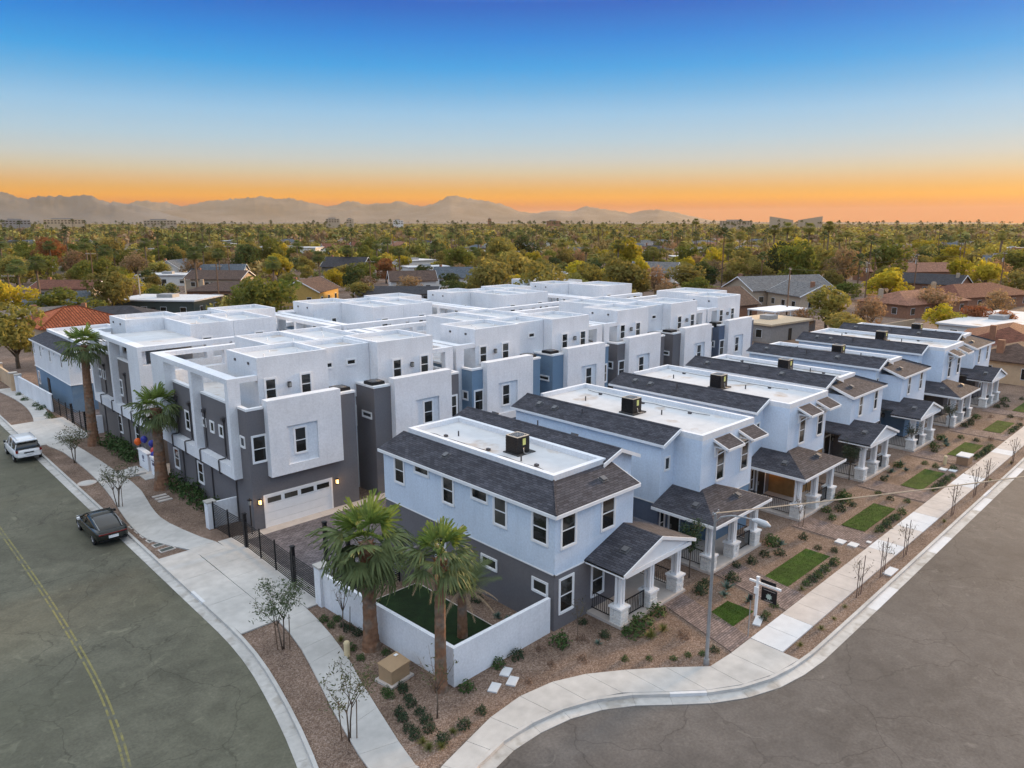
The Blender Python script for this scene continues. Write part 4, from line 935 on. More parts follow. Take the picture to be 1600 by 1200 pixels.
# --- small shrubs
gcol = {'leafy': (.045,.085,.022), 'dark': (.028,.05,.022), 'agave': (.10,.15,.12), 'tuft': (.13,.14,.035), 'dry': (.16,.10,.07)}
def shrub_template(kind, seed):
    rs = np.random.RandomState(seed)
    m = mat('shrub_'+kind, gcol[kind], .75, scale=5, amt=.3, transl=.15 if kind != 'agave' else 0)
    if kind in ('leafy', 'dark', 'dry'):
        n = 240 if kind != 'dry' else 110
        d = rs.normal(size=(n, 3)); d /= np.linalg.norm(d, axis=1)[:, None]; d[:, 2] = np.abs(d[:, 2]); rad = rs.uniform(.35, 1, n)**.6
        lump = 1+.28*np.sin(d[:, 0]*5+seed)*np.cos(d[:, 1]*4+seed*2)
        P = d*rad[:, None]*lump[:, None]*np.array([.5, .5, .62]); P[:, 2] += .04
        V, F = leaf_quads(rs, P, .075, .4, .5, d); me = npmesh('foliage', V, F, m)
        st = MB(); r2 = random.Random(seed)
        for i in range(6): a = r2.uniform(0, 6.28); st.path([(0,0,-.03), (.12*math.cos(a), .12*math.sin(a), .2), (.3*math.cos(a), .3*math.sin(a), .45)], [.012, .01, .005], 4)
        return me, st.mesh('stem', barkm)
    V = []; F = []
    n = 34 if kind == 'agave' else 90
    for i in range(n):
        a = rs.uniform(0, 6.28); el = rs.uniform(.25, 1.45); L = rs.uniform(.35, .6); w = .045 if kind == 'agave' else .012
        o = np.array([math.cos(a)*math.cos(el), math.sin(a)*math.cos(el), math.sin(el)]); s = np.array([-math.sin(a), math.cos(a), 0])
        o2 = o.copy(); o2[2] -= .35 if kind == 'tuft' else .1
        k = len(V); V += [list(s*w*.6), list(-s*w*.6), list(o*L*.55+s*w), list(o*L*.55-s*w), list(o*L*.55+o2*L*.5)]
        F += [(k, k+1, k+3, k+2), (k+2, k+3, k+4, k+4)]
    me = bpy.data.meshes.new('blades'); me.from_pydata([tuple(v) for v in V], [], [tuple(dict.fromkeys(f)) for f in F]); me.materials.append(m)
    return me, None
SHT = {k: [shrub_template(k, 3+i) for i in range(3)] for k in gcol}
shrub_n = 0
def shrub(x, y, kind='leafy', s=.6, lab=None, z=.09, grp=None, hs=1.0):
    global shrub_n; shrub_n += 1
    v = SHT[kind][shrub_n % 3]
    nm = {'leafy': 'shrub', 'dark': 'shrub', 'agave': 'agave_plant', 'tuft': 'grass_clump', 'dry': 'dry_shrub'}[kind]
    t = thing(nm, lab, {'agave': 'agave', 'tuft': 'grass clump'}.get(kind, 'shrub'), (x, y, z), rnd.uniform(0, 6.28), group=grp)
    k = s*rnd.uniform(.85, 1.15)*1.25; t.scale = (k, k, k*hs*rnd.uniform(.85, 1.15)*.9)
    put(v[0], 'foliage' if kind in ('leafy', 'dark', 'dry') else 'blades', t)
    if v[1]: put(v[1], 'stem', t)
A_ = [(15.43,28.18),(15.44,28.86),(15.9,28.48),(15.85,27.81),(15.9,27.35),(15.95,26.7),(15.11,26.81),(15.08,25.9),(14.98,24.96),(14.42,22.29),(14.42,22.0),(14.83,21.33),(14.72,20.97),(14.67,20.34),(14.52,19.79),(14.32,19.29),(14.07,20.86),(13.96,20.45),(13.79,19.86),(13.73,19.38),(13.72,18.92),(13.71,18.53),(14.32,18.52),(14.86,18.59),(15.37,18.57),(16.38,18.7),(14.09,18.28),(15.11,22.1),(14.99,21.88),(15.99,24.58)]
for i, (x, y) in enumerate(A_):
    k = 'dark' if i in (3,4,5,11,12,13,14,15,16,17,18,19,22,24,25,27,28) else ('tuft' if i in (6,20,21,26,23) else 'leafy')
    lab = ('dark low shrub by the white turf yard wall' if y > 24 else ('dark green shrub near the tan utility cabinet' if y > 21.2 else 'dark green shrub in the gravel point')) if k != 'tuft' else 'pale grass clump in the gravel point'
    if k == 'leafy': lab = lab.replace('dark low', 'leafy green').replace('dark green', 'leafy green')
    shrub(x, y, k, .42 if k != 'tuft' else .5, lab, grp='plants in the gravel by the left pavement')
B_ = [(16.9,20.2,'leafy',.5),(18.91,20.5,'leafy',.62),(19.93,20.36,'dark',.5),(21.09,20.09,'dry',.45),(22.01,19.73,'leafy',.8),(24.1,20.2,'dark',.45),(23.93,18.78,'dark',.45),(23.13,17.04,'leafy',.3),(23.92,16.36,'leafy',.3),(21.75,18.29,'dry',.4),(23.31,18.65,'agave',.4),(24.93,18.1,'leafy',.9),(25.85,18.1,'leafy',1.1),(27.3,18.3,'leafy',.95),(25.39,17.37,'tuft',.6),(22.9,19.3,'dry',.5),(20.6,19.0,'dry',.35),(19.0,18.8,'dry',.3),
      (24.69,15.62,'leafy',.3),(25.35,15.32,'leafy',.32),(25.89,14.96,'leafy',.35),(26.5,14.75,'dark',.4),(25.56,17.4,'tuft',.7),(26.3,17.26,'tuft',.6),(26.55,16.26,'dry',.6),(32.0,17.3,'agave',.75),(31.53,15.87,'agave',.65),(32.02,14.75,'leafy',.35),(31.2,17.0,'agave',.55),(30.53,14.53,'dark',.4),(30.96,14.6,'leafy',.4)]
for x, y, k, s in B_:
    if y > 19.4 and x < 23: lab = 'plant at the foot of the white corner wall'
    elif x > 24.5 and y > 18: lab = 'full green shrub before the corner house porch railing'
    elif x > 27.5: lab = 'blue green agave by the sign post beside the small square lawn' if k == 'agave' else 'low plant by the sign post beside the pavement'
    else: lab = 'low plant in the corner house gravel'
    shrub(x, y, k, s, lab, grp='plants in front of the corner house')
C_ = [(33.0,17.6),(30.6,18.0),(31.6,18.3)]
for x, y in C_: shrub(x, y, 'dark', .6, 'dark shrub between the first and second porches', grp='plants between the first two porches')
names = ['second', 'third', 'fourth', 'fifth', 'sixth', 'seventh']
for i, lx in enumerate((34.4, 44.4, 54.6, 64.9, 75.1, 85.3)):
    nm = names[i]; n = 8 if i < 4 else 5
    for j in range(n):   # the hedge-like row between lawn and pavement
        shrub(lx+.3+j*4.9/n+rnd.uniform(-.12,.12), 14.62+rnd.uniform(-.08,.1), 'tuft' if j == 0 else ('leafy' if j % 2 else 'dark'), .42+.06*(j % 3), 'small plant in the pavement row before the %s house lawn' % nm, grp='plant row along the pavement')
    for j in range(5 if i < 4 else 3):
        shrub(lx+.2+j*1.1+rnd.uniform(-.3,.3), 17.6+rnd.uniform(-.3,.75), rnd.choice(('agave', 'dark', 'leafy', 'agave')) if i < 4 else 'dark', .55+rnd.uniform(-.1,.25), 'shrub in the bed between lawn and porch of the %s house' % nm, grp='plants between lawns and porches')
    for j in range(3): shrub(lx+5.5+rnd.uniform(0,1.6), 15.2+j*1.0+rnd.uniform(-.2,.2), rnd.choice(('leafy', 'dry', 'dark')), .45, 'small plant in the gravel past the lawn of the %s house' % nm, grp='plants past the lawns')
    shrub(lx+4.2, 18.25, 'leafy', .95 if i in (0, 1) else .7, 'rounded green bush against the porch of the %s house' % nm, grp='bushes against the porches')
for x, y in ((34.44,12.31),(32.93,12.22),(31.66,12.27),(29.6,12.3),(60.2,12.4),(49.5,12.3),(66,12.4)): shrub(x, y, 'tuft', .42, 'yellowish clump in the strip between pavement and right kerb', grp='clumps in the kerb strip')
for i, y in enumerate((44.3, 45.6, 46.9, 48.2, 49.6, 51.0, 52.2)): shrub(17.1+rnd.uniform(-.15,.1), y, 'leafy', 1.15, 'tall green shrub along the taupe side wall of the nearest townhouse', grp='shrubs along the near townhouse wall', hs=1.25)
for i, y in enumerate((60.6, 61.7, 62.9, 64.1, 65.3, 66.4)): shrub(16.9+rnd.uniform(-.2,.2), y, 'leafy', 1.25, 'dense green shrub below the second row townhouse windows', grp='shrubs along the second townhouse wall', hs=1.2)
for x, y in ((16.2,79.9+5),(15.6,86.2),(15.55,84.2),(15.3,90),(15.4,93.2),(15.6,81.0),(15.5,79.8)): shrub(x-.15, y, 'leafy', .6, 'low green shrub along the long white wall up the left street', grp='shrubs along the long white wall')
for x, y in ((21.4,22.3),(21.6,23.4),(21.9,25.2),(21.5,26.8),(21.8,22.9)): shrub(x, y, 'agave' if y < 24 else 'dark', .5, 'small plant in the gravel strip of the walled turf yard', grp='plants in the walled yard')
# --- young trees with stakes
twigm = mat('twig_bark', (.13,.10,.075), .9, scale=8, amt=.2)
def young_tree(x, y, h, lab, leaves=700, leafcol=(.10,.12,.05), spread=1.0, stakes=2, trunks=1, seed=1, leafsize=.075, bare=False, cat='tree', grp=None, z=.09):
    rs = np.random.RandomState(seed); r2 = random.Random(seed)
    t = thing('young_tree', lab, cat, (x, y, z), group=grp); b = MB(); tips = []; tk = .45 if h < 2.5 else 1
    for k in range(trunks):
        a0 = 2*math.pi*k/max(trunks, 1)+r2.uniform(0, 1); lean = .0 if trunks == 1 else .25
        base = Vector((.05*math.cos(a0), .05*math.sin(a0), 0)) if trunks > 1 else Vector((0,0,0)); fork = Vector((lean*math.cos(a0), lean*math.sin(a0), h*.42))
        b.path([base, (base+fork)/2+Vector((r2.uniform(-.03,.03), r2.uniform(-.03,.03), 0)), fork], [.035*tk, .03*tk, .026*tk], 6)
        nb = 7 if trunks == 1 else 4
        for i in range(nb):
            a = a0+2*math.pi*i/nb+r2.uniform(-.5,.5); p = fork*r2.uniform(.82, 1.0); q = p+Vector((math.cos(a)*spread*.35, math.sin(a)*spread*.35, h*r2.uniform(.16,.26))); e = q+Vector((math.cos(a)*spread*r2.uniform(.2,.45), math.sin(a)*spread*r2.uniform(.2,.45), h*r2.uniform(.10,.30)))
            b.path([p, q, e], [.018*tk, .012*tk, .005], 5); tips += [q, e, (q+e)/2]
            for j in range(4):
                s_ = q.lerp(e, r2.uniform(0, 1)); f = s_+Vector((r2.uniform(-.35,.35)*spread, r2.uniform(-.35,.35)*spread, r2.uniform(-.1,.35)))
                b.path([s_, (s_+f)/2+Vector((0,0,.04)), f], [.007, .005, .003], 4); tips += [f, (s_+f)/2]
    b.build('trunk', twigm, t, smooth=True)
    if leaves:
        T_ = np.array([tuple(v) for v in tips]); P = T_[rs.randint(0, len(T_), leaves)]+rs.normal(0, .14, (leaves, 3)); P[:, 2] -= np.abs(rs.normal(0, .08, leaves))
        V, F = leaf_quads(rs, P, leafsize, .1, .3); m = mat('young_leaf_%02d' % int(leafcol[1]*200), leafcol, .75, scale=6, amt=.3, transl=.2)
        put(npmesh('foliage', V, F, m), 'foliage', t)
    for i in range(stakes):
        sx, sy = (.22, -.15) if i == 0 else (-.2, .16)
        MB().tube((sx, sy, -.1), (sx*1.25, sy*1.2, h*.47), .022, .02, 6).build('stake', stakem, t)
    return t
young_tree(12.9, 50.9, 3.3, 'young multi stemmed tree in the kerb strip behind the dark car', 900, (.09,.10,.045), 1.25, 1, 3, 4)
young_tree(13.36, 63.25, 2.9, 'young leafy tree in the kerb strip beside the white SUV', 1300, (.085,.10,.05), 1.15, 0, 4, 5)
young_tree(12.95, 28.0, 3.5, 'feathery young tree at the mouth of the gate driveway', 1500, (.095,.125,.06), 1.15, 2, 2, 6)
young_tree(11.9, 20.9, 3.4, 'sparse young tree leaning over the left pavement between two stakes', 520, (.08,.10,.05), 1.2, 2, 2, 7)
young_tree(14.97, 19.66, 3.0, 'bare young tree in front of the corner palm', 90, (.13,.10,.07), .9, 0, 1, 8, bare=True)
young_tree(22.97, 19.6, 2.2, 'thin leafless sapling before the tall grey window of the corner house', 60, (.12,.11,.07), .55, 0, 1, 9)
young_tree(31.6, 19.3, 3.5, 'narrow green tree between the first two porches', 1500, (.045,.075,.03), .7, 0, 1, 10)
young_tree(53.0, 20.0-.4, 3.2, 'small dense tree between the third and fourth porches', 1400, (.06,.08,.045), .85, 0, 1, 11)
young_tree(63.8, 19.0, 2.6, 'young leafy tree between the fourth and fifth porches', 500, (.06,.08,.045), .6, 0, 1, 12)
young_tree(73.8, 19.0, 2.6, 'young leafy tree between the fifth and sixth porches', 500, (.06,.08,.045), .6, 0, 1, 13)
young_tree(42.2, 18.3, 2.3, 'thin staked sapling before the gap of second and third houses', 60, (.10,.11,.05), .5, 1, 1, 14)
young_tree(15.63, 27.4, 2.6, 'bare sapling tied to a stake against the white yard wall', 20, (.12,.11,.07), .6, 1, 1, 15)
for i, (x, w) in enumerate(((36.1, 0), (39.2, 1), (42.6, 1), (51.1, 0), (55.9, 1), (58.7, 0), (66, 1), (72, 0), (79, 1), (88, 0))):
    t = young_tree(x, 12.3, 2.3, 'bare sapling between two brown stakes in the right kerb strip, number counted from the corner: '+['first', 'second', 'third', 'fourth', 'fifth', 'sixth', 'seventh', 'eighth', 'ninth', 'tenth'][i] if False else '%s staked bare sapling from the corner in the right kerb strip' % ['first', 'second', 'third', 'fourth', 'fifth', 'sixth', 'seventh', 'eighth', 'ninth', 'tenth'][i], 30, (.12,.11,.07), .6, 0, 1, 20+i, grp='staked saplings along the right kerb')
    for sx, tl in ((-.28, -.05), (.25, .16)): MB().tube((sx, 0, -.1), (sx+tl, .1*tl, 2.05), .02, .018, 6).build('stake', mat('red_stake', (.10,.055,.05), .85), t)
# --- palms
frondg = mat('palm_green', (.125,.16,.062), .6, scale=4, amt=.3, transl=.25)
frondy = mat('palm_bright', (.155,.215,.045), .55, scale=4, amt=.25, transl=.35)
frondd = mat('palm_dead', (.42,.30,.19), .8, scale=4, amt=.2)
ptrunk = mat('palm_trunk', (.21,.112,.066), .95, noise=(.19,.14,.105,1.6,.48), scale=5, amt=.3, bump=.9, bscale=12)
def fan_frond(seed, m, Lp=1.0, Lb=1.0, droop=.25, n=22):
    r2 = random.Random(seed); V = []; F = []
    pet = [(Lp*k/5, 0, -.10*droop*(k/5)**2*Lp*2) for k in range(6)]; b = MB().path(pet, [.028, .024, .02, .017, .014, .012], 4)
    ox, oz = Lp*.92, pet[-1][2]
    for i in range(n):
        a = R(-100+200*(i+.5)/n)+r2.uniform(-.06,.06); L = Lb*(1-.18*abs(a)/1.8)*r2.uniform(.9,1.08); ca, sa = math.cos(a), math.sin(a); up = .10*(1 if i % 2 else -1)*0.4
        pts = []
        for t in (0.02, .45, .75, 1.0):
            dz = -droop*Lb*(t**2.6)*(1+.6*abs(sa))*r2.uniform(.6,1.6); w = (.018+.032*min(t*2.2, 1)*(1-max(t-.4, 0)*1.6))*Lb
            if t == 1.0: w = .004
            fold = .12*abs(sa)*t*Lb
            pts.append((ox+ca*L*t-sa*w, sa*L*t+ca*w, oz+dz-fold+up*t)); pts.append((ox+ca*L*t+sa*w, sa*L*t-ca*w, oz+dz-fold-up*t-.01))
        b.add(pts, [(0,1,3,2), (2,3,5,4), (4,5,7,6)])
    return b.mesh('frond', m)
def feather_frond(seed, m, L=1.8, droop=.9, lw=.28, dead=False):
    r2 = random.Random(seed); b = MB(); pts = [(L*t, 0, L*(.45*t-droop*t*t)) for t in [k/9 for k in range(10)]]
    b.path(pts, [.02*(1-.08*k) for k in range(10)], 4)
    for k in range(34):
        t = .12+.86*k/34; x = L*t; z = L*(.45*t-droop*t*t); l_ = lw*L*(1-abs(t-.45)*1.1)*r2.uniform(.8,1.1)
        for s in (-1, 1):
            ex, ey, ez = x+l_*.45, s*l_*.8*(.5 if dead else 1), z-l_*(.75 if dead else .3)*r2.uniform(.7,1.2)
            b.add([(x-.014, 0, z), (x+.014, 0, z), ((x+ex)/2+.014, ey*.55, (z+ez)/2+.03), ((x+ex)/2-.014, ey*.55, (z+ez)/2+.03), (ex, ey, ez)], [(0,1,2,3), (3,2,4)])
    return b.mesh('frond', m)
def trunk_mesh(h, r0, r1, seed, flare=1.5, rings=None, lean=(0,0)):
    rs = random.Random(seed); pts = []; rr = []; n = rings or int(h*7)
    for k in range(n+1):
        t = k/n; pts.append((lean[0]*t*t, lean[1]*t*t, h*t-.05)); r_ = r0+(r1-r0)*t+(flare-1)*r0*math.exp(-t*9); rr.append(r_*(1+.025*(-1)**k)*rs.uniform(.97,1.03))
    return MB().path(pts, rr, 14).mesh('trunk', ptrunk, smooth=False)
def fan_palm(x, y, h, R_, lab, seed, r0, r1, n=34, flare=1.5, lean=(0,0), boots=14, deadn=0, upn=8, z=.09, low=-50):
    t = thing('fan_palm', lab, 'palm tree', (x, y, z)); rs = random.Random(seed)
    put(trunk_mesh(h, r0, r1, seed, flare, lean=lean), 'trunk', t)
    V = [fan_frond(seed*10+i, frondg, R_*.48, R_*.55, .20+.13*i) for i in range(4)]; Y = [fan_frond(seed*10+7+i, frondy, R_*.40, R_*.50, .08) for i in range(2)]; Dd = feather_frond(seed+5, frondd, R_*.85, 1.0, .2, True)
    k = 0
    for i in range(n):
        f = (i+.5)/n; el = 82-(82-low)*f**.85; az_ = i*137.5+rs.uniform(-12,12)
        me = Y[i % 2] if i < upn else V[i % 4]
        o = put(me, 'frond', t, (lean[0]+.06*math.cos(R(az_)), lean[1]+.06*math.sin(R(az_)), h+.25-.45*f)); o.rotation_euler = (rs.uniform(-.35,.35), -R(el), R(az_)); s = rs.uniform(.88, 1.1)*(1 if i >= upn else .95); o.scale = (s, s, s)
    for i in range(deadn):
        az_ = 175+i*38; o = put(Dd, 'dead_frond', t, (lean[0], lean[1], h-.35-.1*i)); o.rotation_euler = (0, -R(-5), R(az_))
    if boots:
        b = MB()
        for i in range(boots*3):
            a = i*2.4; zz = h-.1-.9*(i/(boots*3)); b.add([(math.cos(a-.25)*r1*.95+lean[0], math.sin(a-.25)*r1*.95+lean[1], zz-.12), (math.cos(a+.25)*r1*.95+lean[0], math.sin(a+.25)*r1*.95+lean[1], zz-.12), (math.cos(a)*(r1+.14)+lean[0], math.sin(a)*(r1+.14)+lean[1], zz+.14), (math.cos(a)*(r1+.02)+lean[0], math.sin(a)*(r1+.02)+lean[1], zz+.05)], [(0,1,2), (1,3,2), (3,0,2)])
        o = b.build('leaf_bases', mat('palm_boots', (.22,.10,.05), .9, scale=9, amt=.3), t); o['kind'] = 'stuff'
    return t
fan_palm(15.8, 25.4, 5.1, 2.2, 'largest fan palm, thick trunk, in the gravel outside the white yard wall', 11, .31, .27, 27, 1.45, low=-48, upn=8)
fan_palm(16.15, 20.9, 5.75, 1.6, 'slimmer fan palm hugging the corner of the white yard wall', 12, .24, .20, 19, 1.25, lean=(.1,.0), deadn=2, low=-12, upn=7)
fan_palm(15.85, 67.4, 8.6, 1.9, 'tallest palm, standing before the second townhouse row by the far gate', 13, .40, .26, 20, 1.3, lean=(.1,-.2), low=-35)
fan_palm(16.3, 52.6, 5.9, 1.9, 'palm beside the entrance balloons and white name walls', 14, .42, .3, 22, 1.5, lean=(.1,0), low=-40)
fp = thing('feather_palm', 'short feather palm with pale dead fronds inside the turf yard', 'palm tree', (19.3, 23.3, .1)); put(trunk_mesh(2.1, .24, .2, 21, 1.1), 'trunk', fp)
fg, fdd = [feather_frond(30+i, frondg, 2.0, .5, .3) for i in range(3)], feather_frond(35, frondd, 1.6, .95, .22, True)
for i in range(22):
    o = put(fg[i % 3], 'frond', fp, (0, 0, 2.1)); o.rotation_euler = (rnd.uniform(-.3,.3), -R(rnd.uniform(40, 62) if i % 3 else rnd.uniform(25, 45)), R(i*137.5))
for a in (200, 290, 250, 330, 20): o = put(fdd, 'dead_frond', fp, (0, 0, 2.2)); o.rotation_euler = (0, -R(5), R(a))
# ================================================================ street furniture and small things
t = thing('street_lamp', 'tall grey street lamp at the corner with curved arm over the pavement', 'street lamp', (25.4, 14.45, .0))
MB().tube((0,0,.12), (0,0,6.9), .085, .055, 12).tube((0,0,.0), (0,0,.35), .14, .12, 12).build('pole', steel, t)
MB().path([(0,0,6.55), (0,-.25,6.85), (0,-.7,7.05), (0,-1.3,7.15), (0,-1.7,7.15)], [.04,.038,.035,.03,.03], 8).build('arm', steel, t)
hd = MB().path([(0,-1.6,7.15), (0,-1.8,7.17), (0,-2.15,7.15), (0,-2.35,7.1)], [.05,.11,.12,.04], 10).build('lamp_head', mat('lamp_grey', (.55,.56,.57), .4), t); MB().box(-.07,.07,-2.2,-1.85,7.0,7.06).build('lens', mat('dull_glass', (.3,.3,.28), .2), hd)
MB().box(-.25,.25,-.03,.03,6.92,6.96).tube((-.2,0,6.96),(-.2,0,7.05),.03,n=6).tube((.2,0,6.96),(.2,0,7.05),.03,n=6).build('crossarm', steel, t)
cb = MB(); p0, p1 = Vector((25.4,14.45,6.95)), Vector((49.8,1.4,7.2)); pts = []
for k in range(25):
    u = k/24; p = p0.lerp(p1, u); p.z -= .25*4*u*(1-u)*.6; pts.append(p)
tag(cb.path(pts, .028, 5).build('service_cable', mat('cable', (.52,.40,.28), .6)), 'long pale overhead cable running from the corner street lamp', 'cable')
def misc(name, lab, cat, loc, parts, rot=0, grp=None, z=.09):
    t = thing(name, lab, cat, (loc[0], loc[1], z), rot, grp)
    for nm, mb, m in parts: mb.build(nm, m, t)
    return t
uc_ = misc('utility_cabinet', 'tan utility cabinet with sloped lid on a pad beside the left pavement', 'cabinet', (15.25, 22.85), [('pad', MB().box(-.75,.75,-.6,.6,-.02,.1), concrete_tan), ('case', MB().prism([(-.6,-.45),(.6,-.45),(.6,.45),(-.6,.45)], .1, lambda x, y: .72+.12*(y+.45)/.9), tanmetal), ('lid', MB().prism([(-.64,-.49),(.64,-.49),(.64,.49),(-.64,.49)], lambda x, y: .72+.12*(y+.45)/.9, lambda x, y: .79+.12*(y+.45)/.9), tanmetal), ('warning_label', MB().box(.3,.5,.2,.36,.905,.915), trim)], .15)
uc_.scale = (.84, .84, .9)
misc('utility_cabinet', 'brown utility cabinet with pale lid by the pavement of the sixth house', 'cabinet', (63.2, 14.9), [('case', MB().box(-.6,.6,-.4,.4,0,.7), mat('brown_case', (.25,.16,.1), .6)), ('lid', MB().box(-.65,.65,-.45,.45,.7,.78), concrete_new)])
for (x, y, lab) in ((14.7, 25.6, 'cream bollard between left pavement and the white yard wall'), (62.0, 15.9, 'cream bollard beside the distant brown utility cabinet')):
    misc('bollard', lab, 'bollard', (x, y), [('shaft', MB().tube((0,0,0),(0,0,.62),.13,.13,14), mat('cream', (.62,.50,.30), .6)), ('cap', MB().tube((0,0,.62),(0,0,.70),.145,.10,14), mat('cream', (.62,.50,.30), .6))])
slabs = [(17.78, 19.5, .6, .4, .5, 'pale flagstone nearest the pavement below the white wall'), (18.6, 19.3, .6, .4, .5, 'pale flagstone between two others below the white wall'), (18.85, 19.95, .6, .4, .5, 'pale flagstone against the white wall shrub'), (30.2, 14.62, .9, .35, .3, 'long pale slab beside the sign post'), (41.9, 15.6, .6, .5, 0, 'square pale utility lid past the second lawn, inner one'), (42.0, 14.9, .6, .5, 0, 'square pale utility lid past the second lawn, nearer the pavement'), (60.6, 15.6, .6, .5, 0, 'square pale lid past the fourth lawn, inner one'), (60.8, 15.0, .6, .5, 0, 'square pale lid past the fourth lawn, outer one'), (40.0, 12.15, 1.1, .45, 0, 'white utility slab in the right kerb strip'), (43.0, 14.4, .3, .25, 0, 'tiny pale valve lid beside the right pavement')]
for x, y, a, b, rz, lab in slabs: misc('utility_cover', lab, 'lid', (x, y), [('plate', MB().prism([(-a/2,-b/2),(a/2,-b/2),(a/2,b/2),(-a/2,b/2)], -.02, .05), concrete_new)], rz)
for i in range(6):
    y = 46.8-i*.95; misc('meter_vault', '%s of the six dark meter lids in the left kerb strip' % ['farthest', 'second farthest', 'third farthest', 'third nearest', 'second nearest', 'nearest'][i], 'meter lid', (12.75+.03*i, y), [('rim', (lambda m: (ring(m, -.42,.42,-.26,.26,0,.045,.06), m)[1])(MB()), concrete_tan), ('cover', MB().box(-.36,.36,-.2,.2,-.02,.035), mat('vault_lid', (.075,.085,.075), .6))], .05, 'dark meter lids in the kerb strip')
misc('manhole', 'round pale manhole cover in the left kerb strip', 'manhole', (12.75, 57.5), [('ring', MB().tube((0,0,-.03),(0,0,.03),.62,.62,28), concrete_tan), ('cover', MB().tube((0,0,.03),(0,0,.045),.45,.45,28), concrete)])
for i in range(3): misc('stepping_stone', '%s pale stepping stone beside the left pavement near the name walls' % ['nearest', 'middle', 'farthest'][i], 'stepping stone', (15.6, 50.1+i*.55), [('slab_body', MB().box(-.45,.45,-.15,.15,-.02,.05), concrete_tan)])
# estate sign and thin sign pole
misc('sign_post', 'white hanging sign post with black board by the small square lawn', 'sign', (30.55, 14.95), [('post', MB().box(-.055,.055,-.055,.055,0,2.0), trim), ('post_cap', MB().box(-.07,.07,-.07,.07,2.0,2.05), trim), ('arm', MB().box(-.045,.045,-1.15,.42,1.72,1.81), trim), ('leaflet_box', MB().box(-.14,-.06,-.1,.1,1.2,1.55), trim), ('sign_board', MB().box(-.012,.012,-.98,-.22,.95,1.62), mat('sign_black', (.012,.012,.014), .4)), ('rider_board', MB().box(-.012,.012,-.9,-.15,1.83,1.99), mat('sign_black', (.012,.012,.014), .4)),
    ('emblem', MB().add([(-.016, -.6+.17*math.cos(a)*(1 if i % 2 else .62), 1.23+.17*math.sin(a)*(1 if i % 2 else .62)) for i, a in enumerate([k*math.pi/8 for k in range(16)])], [tuple(range(16))]), mat('emblem_pale', (.42,.50,.44), .5)), ('sign_stripe', MB().box(-.016,-.0125,-.9,-.3,1.52,1.54).box(-.016,-.0125,-.8,-.4,1.00,1.02), mat('stripe_grey', (.4,.36,.34), .5))])
misc('sign_pole', 'thin grey pole with a small dark box at the pavement edge', 'pole', (28.62, 14.28), [('shaft', MB().tube((0,0,-.1),(0,0,2.0),.025,.025,8), steel), ('box_head', MB().box(-.05,.05,-.07,.07,1.85,2.1), black)])
# name walls and balloons at the entrance
for (y0, y1, lab, mk) in ((56.95, 59.0, 'white name wall with dark round emblem at the townhouse entrance', 0), (54.5, 56.3, 'white name wall with dark lettered band nearer the palm', 1)):
    parts = [('wall_body', MB().box(-.14,.14,0,y1-y0,0,1.35), white), ('coping', MB().box(-.2,.2,-.06,y1-y0+.06,1.35,1.44), trim)]
    if mk == 0:
        b = MB(); n = 22
        for k in range(n): a0, a1 = 2*math.pi*k/n, 2*math.pi*(k+1)/n; b.tube((-.15, 1.0+.16*math.cos(a0), .95+.16*math.sin(a0)), (-.15, 1.0+.16*math.cos(a1), .95+.16*math.sin(a1)), .022, n=4)
        b.box(-.155,-.141,.8,1.2,.62,.67).box(-.155,-.141,.9,1.1,.9,1.0); parts.append(('emblem', b, mat('sign_blue', (.05,.05,.11), .5)))
    else: parts += [('lettered_band', MB().box(-.155,-.141,.35,1.5,.8,1.0), mat('sign_blue', (.05,.05,.11), .5)), ('small_band', MB().box(-.155,-.141,1.1,1.6,1.1,1.18), mat('sign_blue', (.05,.05,.11), .5))]
    misc('name_wall', lab, 'sign', (16.95, y0), parts, z=.09)
bm_ = bpy.data.meshes.new('balloon_body'); bb_ = bmesh.new(); bmesh.ops.create_uvsphere(bb_, u_segments=16, v_segments=10, radius=.26)
for v in bb_.verts: v.co.z *= 1.15; v.co.x *= 1-.18*max(0, -v.co.z/.3); v.co.y *= 1-.18*max(0, -v.co.z/.3)
bb_.to_mesh(bm_); bb_.free(); [setattr(p, 'use_smooth', True) for p in bm_.polygons]
orange = mat('balloon_orange', (.75,.13,.02), .3); bluem = mat('balloon_blue', (.03,.04,.28), .3); redm = mat('balloon_red', (.6,.07,.06), .3)
for i, (y, x, z, m, lab) in enumerate(((59.2,16.9,1.95,orange,'orange balloon over the emblem name wall, far end'), (58.6,17.2,2.2,bluem,'blue balloon just behind the far orange one'), (57.2,17.3,2.15,bluem,'blue balloon above the gap of the name walls'), (56.55,17.2,1.75,redm,'red balloon low between the name walls'), (56.3,17.1,1.5,bluem,'blue balloon lowest between the name walls'), (55.2,17.2,1.95,orange,'orange balloon over the lettered name wall beside the palm'))):
    t = thing('balloon', lab, 'balloon', (x, y, z), group='party balloons at the entrance'); me = bm_.copy(); me.materials.clear(); me.materials.append(m); put(me, 'balloon_body', t); MB().path([(0,0,-.3),(.02,0,-.6),(0,0,-z+1.3-.0 if False else -.75)], .006, 3).build('string', trim, t)
tag(MB().box(17.9, 18.6, 58.44, 58.47, 3.3, 4.5).build('entrance_banner', mat('banner_orange', (.70,.22,.05), .6, noise=(.75,.7,.65,1.6,.5))), 'orange and white banner hanging above the entrance walk', 'banner')
wall_lamp(thing('entry_lantern', 'lit lantern on the dark wall of the entrance walk', 'lantern', (0,0,0)), '-y', 19.3, 58.0, 2.5, True)
